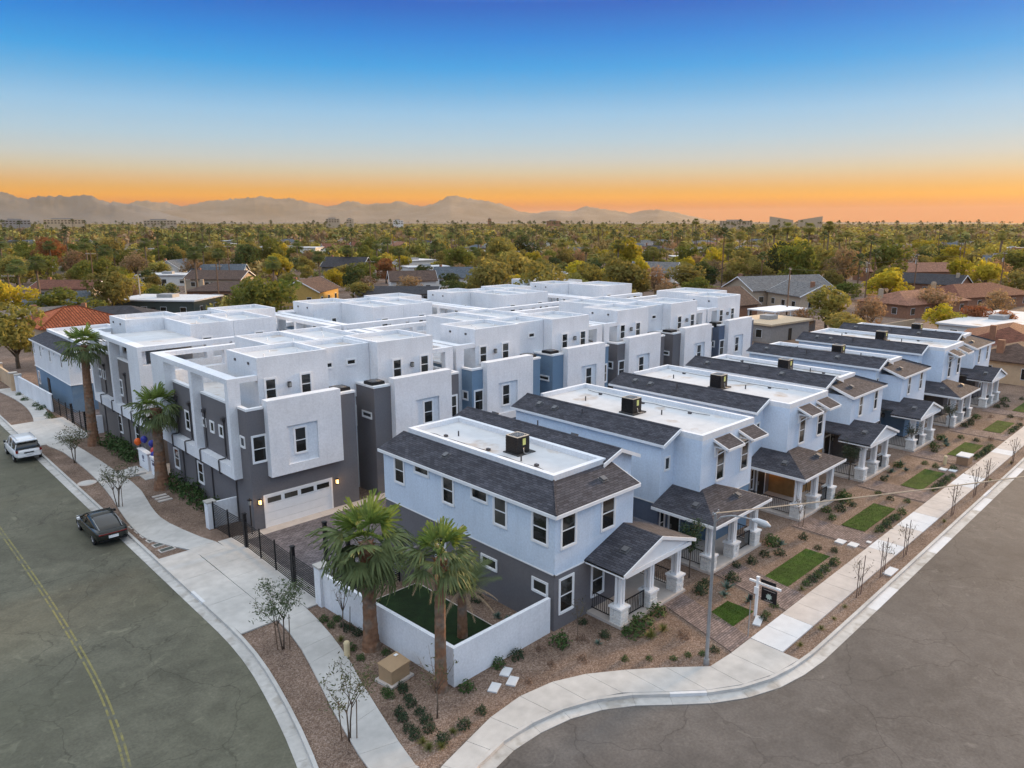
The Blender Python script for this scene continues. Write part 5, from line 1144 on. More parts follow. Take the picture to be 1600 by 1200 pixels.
# ================================================================ cars
def loft(b, secs, m=0, caps=True):
    n = len(secs[0]); o = len(b.v); vs = [p for s_ in secs for p in s_]; fs = []
    for k in range(len(secs)-1):
        for i in range(n): fs.append((k*n+i, k*n+(i+1)%n, (k+1)*n+(i+1)%n, (k+1)*n+i))
    if caps: fs += [tuple(range(n))[::-1], tuple(range((len(secs)-1)*n, len(secs)*n))]
    b.add(vs, fs, m)
def sec(y, hw, z0, zt, zb=None):
    h = [(hw*.80, z0), (hw*.97, z0+.07), (hw, z0+(zt-z0)*.45), (hw*.985, z0+(zt-z0)*.78), (hw*.93, zt-.03), (hw*.80, zt), (hw*.4, zt+.015)]
    return [(x, y, z) for x, z in h]+[(-x, y, z) for x, z in h[::-1]]
def car(lab, loc, rotz, paint, W, body, cab, roof, wheels, wr, name, sedan=False):
    T = thing(name, lab, 'car', (loc[0], loc[1], .01), rotz)
    b = MB(); loft(b, [sec(*s_) for s_ in body]); o = b.build('body', paint, T, smooth=True); mod = o.modifiers.new('edge', 'SUBSURF'); mod.levels = 1; mod.render_levels = 1
    g = MB(); ss = []
    for y, z0, zt, hb, ht in cab:
        hf = [(hb, z0), (ht+(hb-ht)*.45, z0+(zt-z0)*.6), (ht+(hb-ht)*.1, z0+(zt-z0)*.93), (ht*.86, zt+.012), (ht*.45, zt+.03)]; ss.append([(x, y, z) for x, z in hf]+[(-x, y, z) for x, z in hf[::-1]])
    loft(g, ss); g.build('windows', glass, T, smooth=True)
    r = MB(); ss = []
    for y, zt, ht in roof: ss.append([(ht+.015, y, zt-.03), (ht, y, zt+.025), (ht*.5, y, zt+.05), (-ht*.5, y, zt+.05), (-ht, y, zt+.025), (-ht-.015, y, zt-.03)])
    loft(r, ss); r.build('roof', paint, T, smooth=True)
    # pillars follow the glass edges
    def at(yq, f):
        for (a, b2) in zip(cab, cab[1:]):
            if a[0] <= yq <= b2[0]:
                t_ = (yq-a[0])/(b2[0]-a[0]); L = [a[i]+(b2[i]-a[i])*t_ for i in range(5)]; return (L[3]+(L[4]-L[3])*f, yq, L[1]+(L[2]-L[1])*f)
        return (0, yq, 1)
    for ya, yb in ((roof[0][0], cab[0][0]+.06), (roof[-1][0], cab[-1][0]-.08))+(((-1.0, -1.05), (.02, .02)) if not sedan else ((.05, .05),)):
        for s_ in (-1, 1):
            p = at(ya, 1); q = at(yb, .0 if abs(ya-yb) < .3 else .02)
            MB().path([(s_*p[0], p[1], p[2]+.01), (s_*(p[0]+q[0])/2, (p[1]+q[1])/2, (p[2]+q[2])/2), (s_*q[0], q[1], q[2])], .04, 5).build('pillar', paint, T)
    rub = mat('tyre', (.02,.02,.021), .8); rim = mat('alloy', (.35,.35,.36), .3, metal=.7)
    for (wx, wy) in wheels:
        w_ = MB().tube((wx-.12 if wx > 0 else wx+.12, wy, wr), (wx, wy, wr), wr, wr, 24).build('wheel', rub, T)
        sx = 1 if wx > 0 else -1; rm = MB().tube((wx, wy, wr), (wx+sx*.012, wy, wr), wr*.62, wr*.6, 20)
        w2 = rm.build('rim', mat('rim_dark', (.06,.06,.062), .4, metal=.5), w_)
        sp_ = MB()
        for k in range(5): a = 2*math.pi*k/5; sp_.tube((wx+sx*.018, wy, wr), (wx+sx*.018, wy+math.cos(a)*wr*.56, wr+math.sin(a)*wr*.56), .03, .025, 5)
        sp_.build('spokes', rim, w_)
        ar = MB(); 
        for k in range(10): a0, a1 = math.pi*k/10, math.pi*(k+1)/10; ar.tube((wx-sx*.03, wy+math.cos(a0)*(wr+.06), wr+math.sin(a0)*(wr+.06)), (wx-sx*.03, wy+math.cos(a1)*(wr+.06), wr+math.sin(a1)*(wr+.06)), .05, n=5)
        ar.build('wheel_arch', mat('arch_black', (.012,.012,.012), .8), T)
    return T
whitep = mat('white_car_paint', (.78,.78,.78), .25, amt=.02, spec=.5); darkp = mat('dark_car_paint', (.012,.015,.013), .22, amt=.05, spec=.6)
redl = mat('tail_red', (.20,.012,.01), .25)
S = car('white SUV with roof rails parked at the left kerb', (10.95, 68.5), 0, whitep, 1.9,
        [(-2.36,.84,.50,.90),(-2.30,.92,.40,1.06),(-1.6,.96,.34,1.12),(0,.965,.32,1.12),(1.15,.955,.34,1.11),(1.9,.93,.38,1.04),(2.28,.86,.42,.92),(2.36,.74,.52,.78)],
        [(-2.24,1.10,1.14,.86,.80),(-2.02,1.10,1.68,.88,.70),(-1.0,1.10,1.76,.90,.72),(.2,1.10,1.76,.90,.71),(1.12,1.08,1.13,.86,.74)], [(-2.10,1.66,.71),(-1.0,1.75,.73),(.28,1.75,.71)], [(.93,-1.42),(-.93,-1.42),(.93,1.42),(-.93,1.42)], .38, 'parked_suv')
for s_ in (-1, 1):
    MB().path([(s_*.62,-1.8,1.80),(s_*.62,-1.7,1.87),(s_*.62,.0,1.88),(s_*.62,.15,1.81)], .022, 6).build('roof_rail', steel, S)
    MB().box(s_*.80-.06, s_*.80+.09, -2.36,-2.22,.86,1.06).build('tail_light', redl, S); MB().box(s_*.9-.02,s_*.9+.17*s_,.85,1.02,1.12,1.28).build('mirror', black, S); MB().box(s_*.66-.14,s_*.66+.14,2.26,2.36,.72,.86).build('headlight', mat('lamp_clear', (.7,.7,.68), .1), S)
MB().box(-.34,.34,-2.42,-2.34,.80,.87).build('tailgate_trim', black, S); MB().box(-.15,.15,-2.43,-2.36,.66,.78).build('number_plate', trim, S); MB().box(-.7,.7,-2.44,-2.2,.44,.50).build('bumper_step', black, S); MB().box(-.68,.68,-2.28,-1.95,1.70,1.76).build('spoiler', whitep, S); MB().box(-.75,.75,-2.42,-2.2,.5,.62).build('bumper', whitep, S)
D_ = car('dark fastback sedan with pale front mirror parked at the left kerb', (10.98, 47.4), 0, darkp, 1.88,
        [(-2.42,.62,.44,.72),(-2.34,.80,.34,.90),(-2.05,.91,.28,.955),(-1.5,.945,.26,.96),(0,.94,.24,.90),(1.2,.93,.26,.90),(1.9,.90,.28,.80),(2.3,.80,.32,.66),(2.40,.62,.40,.55)],
        [(-2.12,.93,.96,.62,.50),(-1.8,.92,1.07,.74,.56),(-1.3,.91,1.22,.83,.60),(-.8,.90,1.33,.86,.62),(-.2,.90,1.385,.87,.62),(.3,.90,1.37,.87,.61),(.9,.89,1.17,.85,.64),(1.4,.88,.92,.80,.66)], [(-.62,1.35,.60),(-.2,1.38,.615),(.28,1.36,.60)], [(.9,-1.5),(-.9,-1.5),(.9,1.45),(-.9,1.45)], .35, 'parked_sedan', True)
for s_ in (-1, 1):
    MB().box(s_*.9-.02,s_*.9+.17*s_,.75,.9,.92,1.05).build('mirror', trim if s_ < 0 else black, D_); MB().box(s_*.55-.2,s_*.55+.2,2.3,2.38,.56,.62).build('headlight', mat('lamp_clear', (.7,.7,.68), .1), D_)
    MB().path([(s_*.62,-.6,1.36),(s_*.63,-1.3,1.23),(s_*.61,-2.05,.965)], .016, 5).build('window_trim', steel, D_)
MB().box(-.75,.75,-2.42,-2.33,.76,.80).build('tail_light', redl, D_); MB().box(-.26,.26,-2.47,-2.38,.52,.66).build('number_plate', trim, D_); MB().path([(-.74,-2.3,.94),(0,-2.42,.98),(.74,-2.3,.94)], .025, 5).build('spoiler', darkp, D_); MB().box(-.7,.7,-2.44,-2.3,.36,.42).build('bumper', black, D_)
# ================================================================ the suburb behind: houses, trees, palms, poles
def bg_house_t(kind, seed):
    """one template per kind; parts share meshes when copied"""
    rs = random.Random(seed)
    T = thing('suburban_house', 'template', 'house', (0,0,0)); return T
houseM = {'w': mat('wall_white', (.66,.64,.60), .9, amt=.06), 'b': mat('wall_brick', (.26,.13,.08), .9, amt=.15), 't': mat('wall_tan', (.42,.33,.24), .9, amt=.08), 'y': mat('wall_yellow', (.52,.33,.10), .9, amt=.08), 'g': mat('wall_green', (.05,.065,.06), .9, amt=.08), 'o': mat('wall_olive', (.16,.14,.10), .9, amt=.08), 'p': mat('wall_peach', (.52,.38,.25), .9, amt=.08), 'k': mat('wall_block', (.28,.26,.245), .9, amt=.1)}
roofM = {'brown': shingle_mat('roof_brown', (.105,.070,.055)), 'red': shingle_mat('roof_redbrown', (.17,.07,.045)), 'slate': shingle_mat('roof_slate', (.10,.12,.14)), 'grey': shingle_mat('roof_grey', (.17,.165,.16)), 'dark': shingle_mat('roof_dark', (.05,.05,.055)), 'pink': shingle_mat('roof_pink', (.26,.13,.085)), 'tile': None, 'white': membrane, 'tan': mat('roof_tan', (.55,.42,.28), .9, amt=.08)}
_tile = shingle_mat('roof_clay', (.40,.115,.05), .35, .25); roofM['tile'] = _tile
nwin = {}
def bwin(P, x, y, z, w, h, rz):
    m = shared(('bgwin', w, h), lambda: (MB().box(-w/2-.05, w/2+.05, -.04, .03, -.05, h+.05).mesh('window', trim), MB().box(-w/2, w/2, -.06, -.039, 0, h).mesh('pane', glass)))
    o = put(m[0], 'window', P, (x, y, z), rz); put(m[1], 'pane', o)
def bg_house(x, y, w, d, h, rz, roof, wall, kind, lab, rise=1.6, extra=None, grp='low suburban houses behind'):
    """w along local x (ridge direction), d along local y"""
    T = thing('suburban_house', lab, 'house', (x, y, -.12), R(rz), grp); e = .5; rm = roofM[roof]; wm = houseM[wall]
    MB().box(-w/2, w/2, -d/2, d/2, 0, h).build('wall', wm, T)
    if kind == 'gable':
        for s in (-1, 1):
            MB().slab([(-w/2-e, s*(d/2+e), h-e*rise/(d/2)), (w/2+e, s*(d/2+e), h-e*rise/(d/2)), (w/2+e, 0, h+rise), (-w/2-e, 0, h+rise)], .14).build('roof', rm, T, slopeuv=True)
            MB().slab([(s*(w/2+e), -d/2-e, h-e*rise/(d/2)+.01), (s*(w/2+e+.05), -d/2-e, h-e*rise/(d/2)+.01), (s*(w/2+e+.05), 0, h+rise+.01), (s*(w/2+e), 0, h+rise+.01)], .22).build('barge_board', trim, T)
            MB().slab([(s*(w/2+e), d/2+e, h-e*rise/(d/2)+.01), (s*(w/2+e+.05), d/2+e, h-e*rise/(d/2)+.01), (s*(w/2+e+.05), 0, h+rise+.01), (s*(w/2+e), 0, h+rise+.01)], .22).build('barge_board', trim, T)
            gx = s*(w/2-.15); MB().add([(gx, -d/2, h), (gx, d/2, h), (gx, 0, h+rise-.12), (gx+s*.14, -d/2, h), (gx+s*.14, d/2, h), (gx+s*.14, 0, h+rise-.12)], [(0,1,2), (5,4,3), (0,3,4,1), (1,4,5,2), (2,5,3,0)]).build('gable', trim if extra == 'whitegable' else wm, T)
    elif kind == 'hip':
        z0 = h-.1; k = min(w, d)/2; ex, ey = w/2+e, d/2+e; rx = max(ex-k, .2)
        MB().slab([(-ex,-ey,z0),(ex,-ey,z0),(rx,0,h+rise),(-rx,0,h+rise)], .14).build('roof', rm, T, slopeuv=True); MB().slab([(-ex,ey,z0),(ex,ey,z0),(rx,0,h+rise),(-rx,0,h+rise)], .14).build('roof', rm, T, slopeuv=True)
        MB().slab([(-ex,-ey,z0),(-ex,ey,z0),(-rx,0,h+rise)], .14).build('roof', rm, T, slopeuv=True); MB().slab([(ex,-ey,z0),(ex,ey,z0),(rx,0,h+rise)], .14).build('roof', rm, T, slopeuv=True)
        if roof == 'tile':
            for (a, b) in (((-ex,-ey,z0),(-rx,0,h+rise)), ((ex,-ey,z0),(rx,0,h+rise)), ((-ex,ey,z0),(-rx,0,h+rise)), ((-rx,0,h+rise),(rx,0,h+rise))): MB().tube(a, b, .13, .13, 6).build('ridge_tile', rm, T)
            for i in range(int(2*ex/.42)):
                xx = -ex+.2+i*.42; t_ = 1 if abs(xx) < rx else (ex-abs(xx))/(ex-rx); MB().tube((xx,-ey,z0+.03), (xx,-ey+ey*t_,z0+(h+rise-z0)*t_+.03), .06, .06, 5).build('tile_row', rm, T)
    else:
        MB().box(-w/2-e*.8, w/2+e*.8, -d/2-e*.8, d/2+e*.8, h, h+.28).build('roof', rm, T)
        MB().box(-w*.1, w*.1, -d*.12, d*.12, h+.28, h+.95).build('roof_unit', mat('dull_grey', (.3,.3,.3), .6), T)
    MB().box(-w/2+1, -w/2+1.7, d*.1, d*.1+.7, h, h+rise+.5).build('chimney', houseM['b'] if wall != 'b' else houseM['t'], T) if kind != 'flat' else None
    rr = random.Random(int(x*3+y))
    if extra != 'blank':
      for s, n in ((-1, max(2, int(w/4))), (1, max(2, int(w/4)))):
          for i in range(n): bwin(T, -w/2+w*(i+.5)/n+rr.uniform(-.4,.4), s*d/2, .95, 1.2, 1.2, 0 if s < 0 else math.pi)
    for s in (-1, 1):
        for i in range(2): bwin(T, s*w/2, (-.25+.5*i)*d, .95, 1.0, 1.2, s*math.pi/2)
    q = MB().box(-.45, .45, -d/2-.04, -d/2+.02, 0, 2.1).build('door', darkdoor, T); return T
BG = [(29.8,130,12,11,3.6,5,'tile','p','hip','low house with red clay tile hip roof above the far end of the left street',2.2),
 (54,158,17,11,3.3,-50,'white','g','flat','dark green house under a wide flat white roof behind two poles',0),
 (85,156,13,9,3.6,40,'brown','y','gable','yellow gabled house with brown roof behind the townhouses',2.4),
 (120,164,12,9,3.6,-30,'brown','w','gable','white cottage with brown gable beside a dark hedge',2.2),
 (33,158,14,9,3.3,20,'slate','w','gable','blue grey gabled house half hidden by trees at the far left',2.4),
 (48,206,15,9,3.2,-45,'red','t','gable','red brown roofed house under two palms at the left',1.6),
 (80,232,15,9,3.2,-40,'white','w','flat','white flat house with arched windows behind a palm',0),
 (92,258,13,9,3.4,45,'slate','w','gable','pale house with steep blue grey gable left of the middle',3.0),
 (196,380,34,14,5.0,-48,'white','w','flat','long white flat building far off left of the middle',0),
 (87,211,16,10,3.2,-48,'brown','t','gable','wide brown roof behind the bare pole left of the middle',2.0),
 (98,238,16,10,3.4,-35,'slate','w','gable','white house with light blue roof behind the pole',2.0),
 (141,231,15,10,3.6,-55,'dark','o','gable','dark roofed gable house in the middle distance',3.0),
 (126,76,17,9.5,3.4,-10,'brown','b','gable','brick bungalow with broad brown roof and white gable beyond the last townhouse',2.8),
 (166,82,22,11,3.8,-25,'grey','t','gable','large beige house with pale grey gabled roofs on the right',2.6),
 (158,72,12,10,3.6,60,'grey','t','gable','beige side wing with grey roof beside the large beige house',2.2),
 (113,57,11,8,2.9,-6,'tan','k','flat','low grey block building with tan flat roof behind the last townhouse',0),
 (258,82,34,13,3.6,-35,'pink','b','hip','long pinkish hip roofed house at the right behind round trees',2.4),
 (118,24.5,16,11,3.0,8,'red','t','hip','red brown hip roofed house past the last porch house',2.0),
 (104,20.5,9,8,3.0,0,'brown','p','hip','small brown roofed house at the right edge by the last lawn',1.6),
 (142,31,26,9,2.8,-5,'white','w','flat','long low white flat roofed building at the right edge',0),
 (196,138,14,9,3.4,-70,'grey','w','gable','grey roofed house with white gable between trees',3.0),
 (27,146,11,8,2.8,10,'grey','w','gable','small pale house left of the green trees',1.6),
 (39,141,13,9,2.7,-30,'dark','t','hip','low dark hip roof behind the white parapet at the left',1.6),
 (168,166,14,9,3.2,-45,'dark','w','gable','dark gabled house behind fan palms in the middle',2.4),
 (165,52,20,11,3.0,-15,'pink','b','hip','pinkish roofed house behind brown trees on the right',2.0),
 (190,48,24,12,3.0,-20,'red','b','hip','dark red hip roof at the right with a white van behind',2.2),
 (101,143,18,10,2.8,-45,'dark','k','gable','low slate roof just behind the townhouse parapets',1.2),
 (165,150,12,8,3.2,-30,'white','w','flat','small white flat house behind the middle townhouses',0),
 (140,168,14,8,3.2,-50,'slate','w','gable','slate gabled house beside a fan palm in the middle',2.6),
 (75,175,18,11,3.0,-40,'brown','b','hip','broad brown hip roof behind the utility pole at left',1.6)]
for (x, y, w, d, h, rz, rf, wl_, kd, lab, rise) in BG: bg_house(x, y, w, d, h, rz, rf, wl_, kd, lab, rise, 'whitegable' if ('white gable' in lab) else ('blank' if 'block building' in lab else None))
# carport and block wall beside the brick bungalow
t = thing('carport', 'white flat carport beside the brick bungalow', 'carport', (131, 64.5, 0), R(-8)); MB().box(-5,5,-3,3,2.55,2.75).build('carport_roof', trim, t)
for sx in (-4.7, 0, 4.7):
    for sy in (-2.8, 2.8): MB().box(sx-.07, sx+.07, sy-.07, sy+.07, 0, 2.55).build('carport_post', trim, t)
wall_run('garden_wall', 'grey block wall behind the last porch houses', [(98, 58), (126, 55.0)], 1.9, .2, houseM['k'])
wall_run('garden_wall', 'pale block wall beyond the last flat roofs on the right', [(110, 47), (140, 43.5)], 1.9, .2, houseM['t'])
wall_run('garden_wall', 'dark block wall behind the brick bungalow carport', [(112, 66), (134, 61)], 1.8, .2, houseM['k'])
# white end house of the far row, rising over the second townhouse row
t = thing('row_house', 'white box topped row house at the far end behind the townhouses', 'house', (0,0,0)); roof_block(t, white, Ctx(), 99, 107, 92, 103, 0, 7.8, 'wall'); roof_block(t, white, Ctx(), 92, 98.9, 93, 101, 0, 6.6, 'wall')
for i in range(3): window(t, '-y', 101+i*2, 92, 5.0, 1.0, 1.3)
for i in range(8): # the rest of that row, seen only as roofs
    x0 = 29+i*8.6; h = thing('row_house', '%s white flat roofed row house behind the second townhouse row, counted from the left street' % ['first', 'second', 'third', 'fourth', 'fifth', 'sixth', 'seventh', 'eighth'][i] if False else '%s flat roofed white house behind the townhouses from the left' % ['first', 'second', 'third', 'fourth', 'fifth', 'sixth', 'seventh', 'eighth'][i], 'house', (0,0,0), group='white flat roofed houses of the far row')
    roof_block(h, white, Ctx(), x0, x0+7.2, 81, 94, 0, 6.7+.15*(i % 2), 'wall')
# --- trees one can tell apart
CR = [crown_mesh(40+i, 2600, .062, leafobj, nl=8+i % 3, h=1.25+.1*(i % 3)) for i in range(6)]
CRs = [crown_mesh(60+i, 1500, .055, leafobj, nl=7, h=1.3) for i in range(2)]     # sparse, for bare and winter trees
TRK = [limb_mesh(5+i) for i in range(3)]
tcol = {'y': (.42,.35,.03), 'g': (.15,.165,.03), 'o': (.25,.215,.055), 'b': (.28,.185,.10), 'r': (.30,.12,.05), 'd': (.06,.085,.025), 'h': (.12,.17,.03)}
tdesc = {'y': 'yellow green tree', 'g': 'deep green tree', 'o': 'olive tree', 'b': 'brownish half bare tree', 'r': 'rusty red bush', 'd': 'dark evergreen', 'h': 'dense clipped green bush'}
ntree = 0
def bg_tree(x, y, h, w, k, lab, grp='trees of the suburb behind'):
    global ntree; ntree += 1; r2 = random.Random(ntree)
    t = thing('tree', lab, 'tree', (x, y, -.12), r2.uniform(0, 6.28), grp); H_ = max(h, 1.5); t.scale = (w/2, w/2, H_/1.75)
    put(TRK[ntree % 3], 'trunk', t)
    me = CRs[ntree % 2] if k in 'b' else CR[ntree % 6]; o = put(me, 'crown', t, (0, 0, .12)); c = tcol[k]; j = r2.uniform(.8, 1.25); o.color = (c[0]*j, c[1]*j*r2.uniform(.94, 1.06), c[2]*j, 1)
TL = [(18.6,111,8.6,9.5,'o','broad yellow topped tree at the far left beyond the peach wall'),(24,150,9.2,12,'y','tall yellow tree at the left picture edge'),(33.3,149.6,7.8,13.5,'g','wide green tree above the red tile roof'),(43,156.5,9.6,11.5,'o','olive green tree right of the wide green one'),(42.8,239.3,9.5,13,'o',None),(53,258,10,12,'g',None),(86,307,8,14,'g',None),(72.9,147,6.6,9.8,'h','rounded bright green hedge tree behind the townhouses'),(83.7,187,4.6,7.5,'o',None),(93,147,5.3,8.5,'o','leafy bush right of the yellow house'),(149,129,8.4,13,'y','broad yellow green tree behind the middle townhouses'),(158.5,128,7.2,11.5,'y','second yellow green tree behind the middle townhouses'),(177,130,9,8,'y',None),(193,108.6,9,13,'b','large brownish tree behind the brick bungalow'),(199,119,8,11,'b',None),(193,101,8,10,'o',None),(125.1,52.6,7.9,10,'o','large grey green willowy tree before the carport'),(129.5,47.3,7.2,8,'b','brownish willowy tree beside the grey green one'),(180,62.4,8.4,13,'y','round yellow green tree over the pinkish roof'),(162,47.4,6.8,10,'b','wide brownish tree before the pinkish house'),(138,38.5,5.6,7.0,'y','bright yellow green bush behind the last flat roof'),(143,35,4.9,6.5,'r','rusty red bush before the long white building'),(143,31,4.2,6,'r','smaller rusty bush at the right'),(227,54,9.2,12,'y','golden round tree on the right'),(165,37,6.4,8,'b','rounded brown tree before the long white building'),(161,154,7.4,8,'g',None),(114,157,5.4,11,'b','pinkish bare tree behind the yellow house'),(130,160,5.0,7.5,'d','dark clipped hedge beside the white cottage'),(181,192,8.2,12,'g',None),(180,72,5,9,'h','dark green bush beside the large beige house'),(453,141,9.2,24,'y',None),(336,94,9.4,16,'y',None),(151,181,6.2,9,'b',None),(149,224,7,10,'g',None),(203,132,6.2,9,'o',None),(82.5,247,7.2,10,'o',None),(90,240,8.2,11,'b',None),(57,190,6.4,8,'y',None),(57.6,239,6.5,11,'o',None),(278,59,10.4,14,'g',None),(122,55.6,4.6,5,'b','small brown bush by the block wall'),(149,274,8,9,'b',None),(99,160,7.8,8,'d','tall dark evergreen behind the yellow house'),(107,27,3.4,5,'r','low reddish bush past the last porch house'),(100,30,3.0,5,'o','low olive bush behind the last porch house'),(97,14,2.2,5,'d','dark hedge by the last lawn at the right'),(102,15,2.4,6,'d','second dark hedge at the right edge'),(112,60,2.6,4,'y','spiky yellow green plant by the tan roofed building')]
dirs = ['far left', 'left', 'left of the middle', 'middle', 'right of the middle', 'right', 'far right']
LMK = ['red tile hip house', 'wide white flat roof', 'yellow gabled house', 'white cottage', 'far left gabled house', 'left red brown roof', 'white arched house', 'steep slate gable', 'long white building', 'wide brown roof', 'light blue roof', 'dark gable house', 'brick bungalow', 'large beige house', 'beige side wing', 'tan roofed block building', 'long pinkish roof', 'red brown hip house', 'small brown roofed house', 'long low white building', 'grey and white gable', 'small pale house', 'low dark hip roof', 'middle dark gable', 'pinkish roofed house', 'dark red hip roof', 'low slate roof', 'small white flat house', 'middle slate gable', 'broad brown hip roof']
def near_house(x, y):
    b = min(range(len(BG)), key=lambda i: math.hypot(x-BG[i][0], y-BG[i][1])); q = BG[b]; d = math.hypot(x-q[0], y-q[1])
    if d > 42: return None
    return '%s the %s' % ('behind' if math.hypot(x, y) > math.hypot(q[0], q[1]) else 'in front of', LMK[b])
def lbl(kind, x, y):
    a, b = where(x, y); h = near_house(x, y)
    return '%s %s' % (kind, h) if h else '%s %s, %s' % (kind, b, a)
def where(x, y):
    a = math.degrees(math.atan2(y, x)); i = min(6, max(0, int((81-a)/10.1))); d = math.hypot(x, y)
    return dirs[i], ('just behind the development' if d < 170 else 'in the middle distance' if d < 300 else 'well off in the suburb')
taken = [(x, y, w*.5) for x, y, h, w, k, l in TL]
for x, y, h, w, k, lab in TL:
    a, b = where(x, y); bg_tree(x, y, h, w, k, lab or lbl(tdesc[k], x, y))
foot = [(x, y, max(w, d)*.62) for (x, y, w, d, *r_) in BG]
def free(x, y, r_, extra=()):
    if x < 96 and y < 106 and x > 14: return False
    if x < 14.5: return False
    if y < 15: return False
    for a, b, c_ in foot:
        if (x-a)**2+(y-b)**2 < (c_+r_)**2: return False
        # keep the sight line to that house open for the nearest trees
        d1, d2 = math.hypot(x, y), math.hypot(a, b)
        if d2 < 240 and d1 < d2 and d2-d1 < 45 and abs(math.atan2(y, x)-math.atan2(b, a)) < (c_*.9+r_*.8)/d2: return False
    for a, b, c_ in taken:
        if (x-a)**2+(y-b)**2 < (.62*(c_+r_))**2: return False
    return True
rg = random.Random(99); cnt = 0; tries = 0
cand = []
while len(cand) < 250 and tries < 20000:
    tries += 1; az_ = R(rg.uniform(10.5, 82)); d = 112*math.exp(rg.uniform(0, 1.18)); x, y = d*math.cos(az_), d*math.sin(az_); w = rg.choice((rg.uniform(4.5, 8), rg.uniform(7, 11), rg.uniform(10, 15)))
    if free(x, y, w*.5): taken.append((x, y, w*.5)); cand.append((x, y, w))
for x, y, w in cand:
    a_, b_ = where(x, y); right = x > y
    k = rg.choices('ygobdr', (4, 3, 5, 3, 2, .6) if right else (2.2, 5, 5, 2.2, 2.4, .15))[0]  # more yellow and brown trees on the right, sunset glow put into leaf colour
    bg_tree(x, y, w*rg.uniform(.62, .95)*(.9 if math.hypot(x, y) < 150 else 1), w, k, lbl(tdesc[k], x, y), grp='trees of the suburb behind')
# --- more distant houses
rg = random.Random(5); hs_ = []; tries = 0
while len(hs_) < 70 and tries < 6000:
    tries += 1; az_ = R(rg.uniform(11, 81)); d = 185*math.exp(rg.uniform(0, 1.3)); x, y = d*math.cos(az_), d*math.sin(az_)
    if any((x-a)**2+(y-b)**2 < 26**2 for a, b, c_ in foot): continue
    if any((x-a)**2+(y-b)**2 < (c_+5)**2 for a, b, c_ in taken if math.hypot(a, b) < 400): continue
    foot.append((x, y, 9)); hs_.append((x, y))
for x, y in hs_:
    a_, b_ = where(x, y); rf = rg.choice(('brown', 'slate', 'grey', 'dark', 'white', 'white', 'red', 'pink')); wl_ = rg.choice('wwtwpbo'); kd = 'flat' if rf == 'white' else rg.choice(('gable', 'gable', 'hip'))
    rn = {'brown': 'brown', 'slate': 'blue grey', 'grey': 'pale grey', 'dark': 'dark', 'white': 'flat white', 'red': 'red brown', 'pink': 'pinkish'}[rf]
    bg_house(x, y, rg.uniform(12, 18), rg.uniform(8, 11), rg.uniform(3.2, 4.2), rg.choice((-45, 45, 0, 90, -20)), rf, wl_, kd, '%s roofed house %s, %s' % (rn, b_.replace('in the suburb', '').strip(), a_), rg.uniform(1.6, 2.8))
# --- palms
def palm_t(seed, skirt):
    rs = np.random.RandomState(seed); V = []; F = []
    for i in range(46):
        f = i/46; el = R(80-125*f); a = i*2.4; L = rs.uniform(.85, 1.1); ca, sa = math.cos(a), math.sin(a)
        for j in range(9):
            s = (j-4)/4*.52; dx, dz = math.cos(el), math.sin(el); r0, r1 = .42, L
            px, py = ca*dx-sa*s*1.0, sa*dx+ca*s*1.0; k = len(V); w = .05
            V += [(ca*dx*r0*.9, sa*dx*r0*.9, dz*r0), (px*.75-sa*w, py*.75+ca*w, dz*.75*L-.02), (px*r1, py*r1, dz*r1-.22*r1), (px*.75+sa*w, py*.75-ca*w, dz*.75*L-.02)]; F.append((k, k+1, k+2, k+3))
    return npmesh('crown', V, F, leafobj)
def skirt_t(seed):
    rs = np.random.RandomState(seed); n = 260; a = rs.uniform(0, 6.28, n); z = -rs.uniform(.1, 1.3, n); r_ = (.42+.12*z)*rs.uniform(.7, 1.1, n); P = np.stack([r_*np.cos(a), r_*np.sin(a), z], 1)
    d = np.stack([np.cos(a), np.sin(a), -.8*np.ones(n)], 1); V, F = leaf_quads(rs, P, .14, -.6, .3, d); return npmesh('dead_skirt', V, F, mat('palm_skirt', (.19,.14,.07), .9, scale=3, amt=.3))
PC = [palm_t(1, 0), palm_t(2, 0)]; PS = skirt_t(3)
ptm = MB().path([(0,0,0), (.01,0,.5), (0,0,1)], [1.35, 1.0, .9], 8).mesh('trunk', mat('far_palm_trunk', (.17,.125,.09), .95, scale=4, amt=.25))
def bg_palm(x, y, top, lab, R_=2.3, grp='fan palms of the suburb behind', col=None, skirt=True):
    t = thing('fan_palm', lab, 'palm tree', (x, y, -.12), rnd.uniform(0, 6), grp); h = top-R_*.7
    o = put(ptm, 'trunk', t); o.scale = (.24, .24, h)
    o = put(PC[int(x) % 2], 'crown', t, (0, 0, h)); o.scale = (R_, R_, R_); c = col or ((.19,.19,.045) if x > y else (.13,.165,.05)); j = rnd.uniform(.8, 1.3); o.color = (c[0]*j, c[1]*j, c[2]*j, 1)  # right-hand palms coloured yellower, as if in the sunset glow
    if skirt: o = put(PS, 'dead_skirt', t, (0, 0, h)); o.scale = (R_*.55, R_*.55, R_*.8)
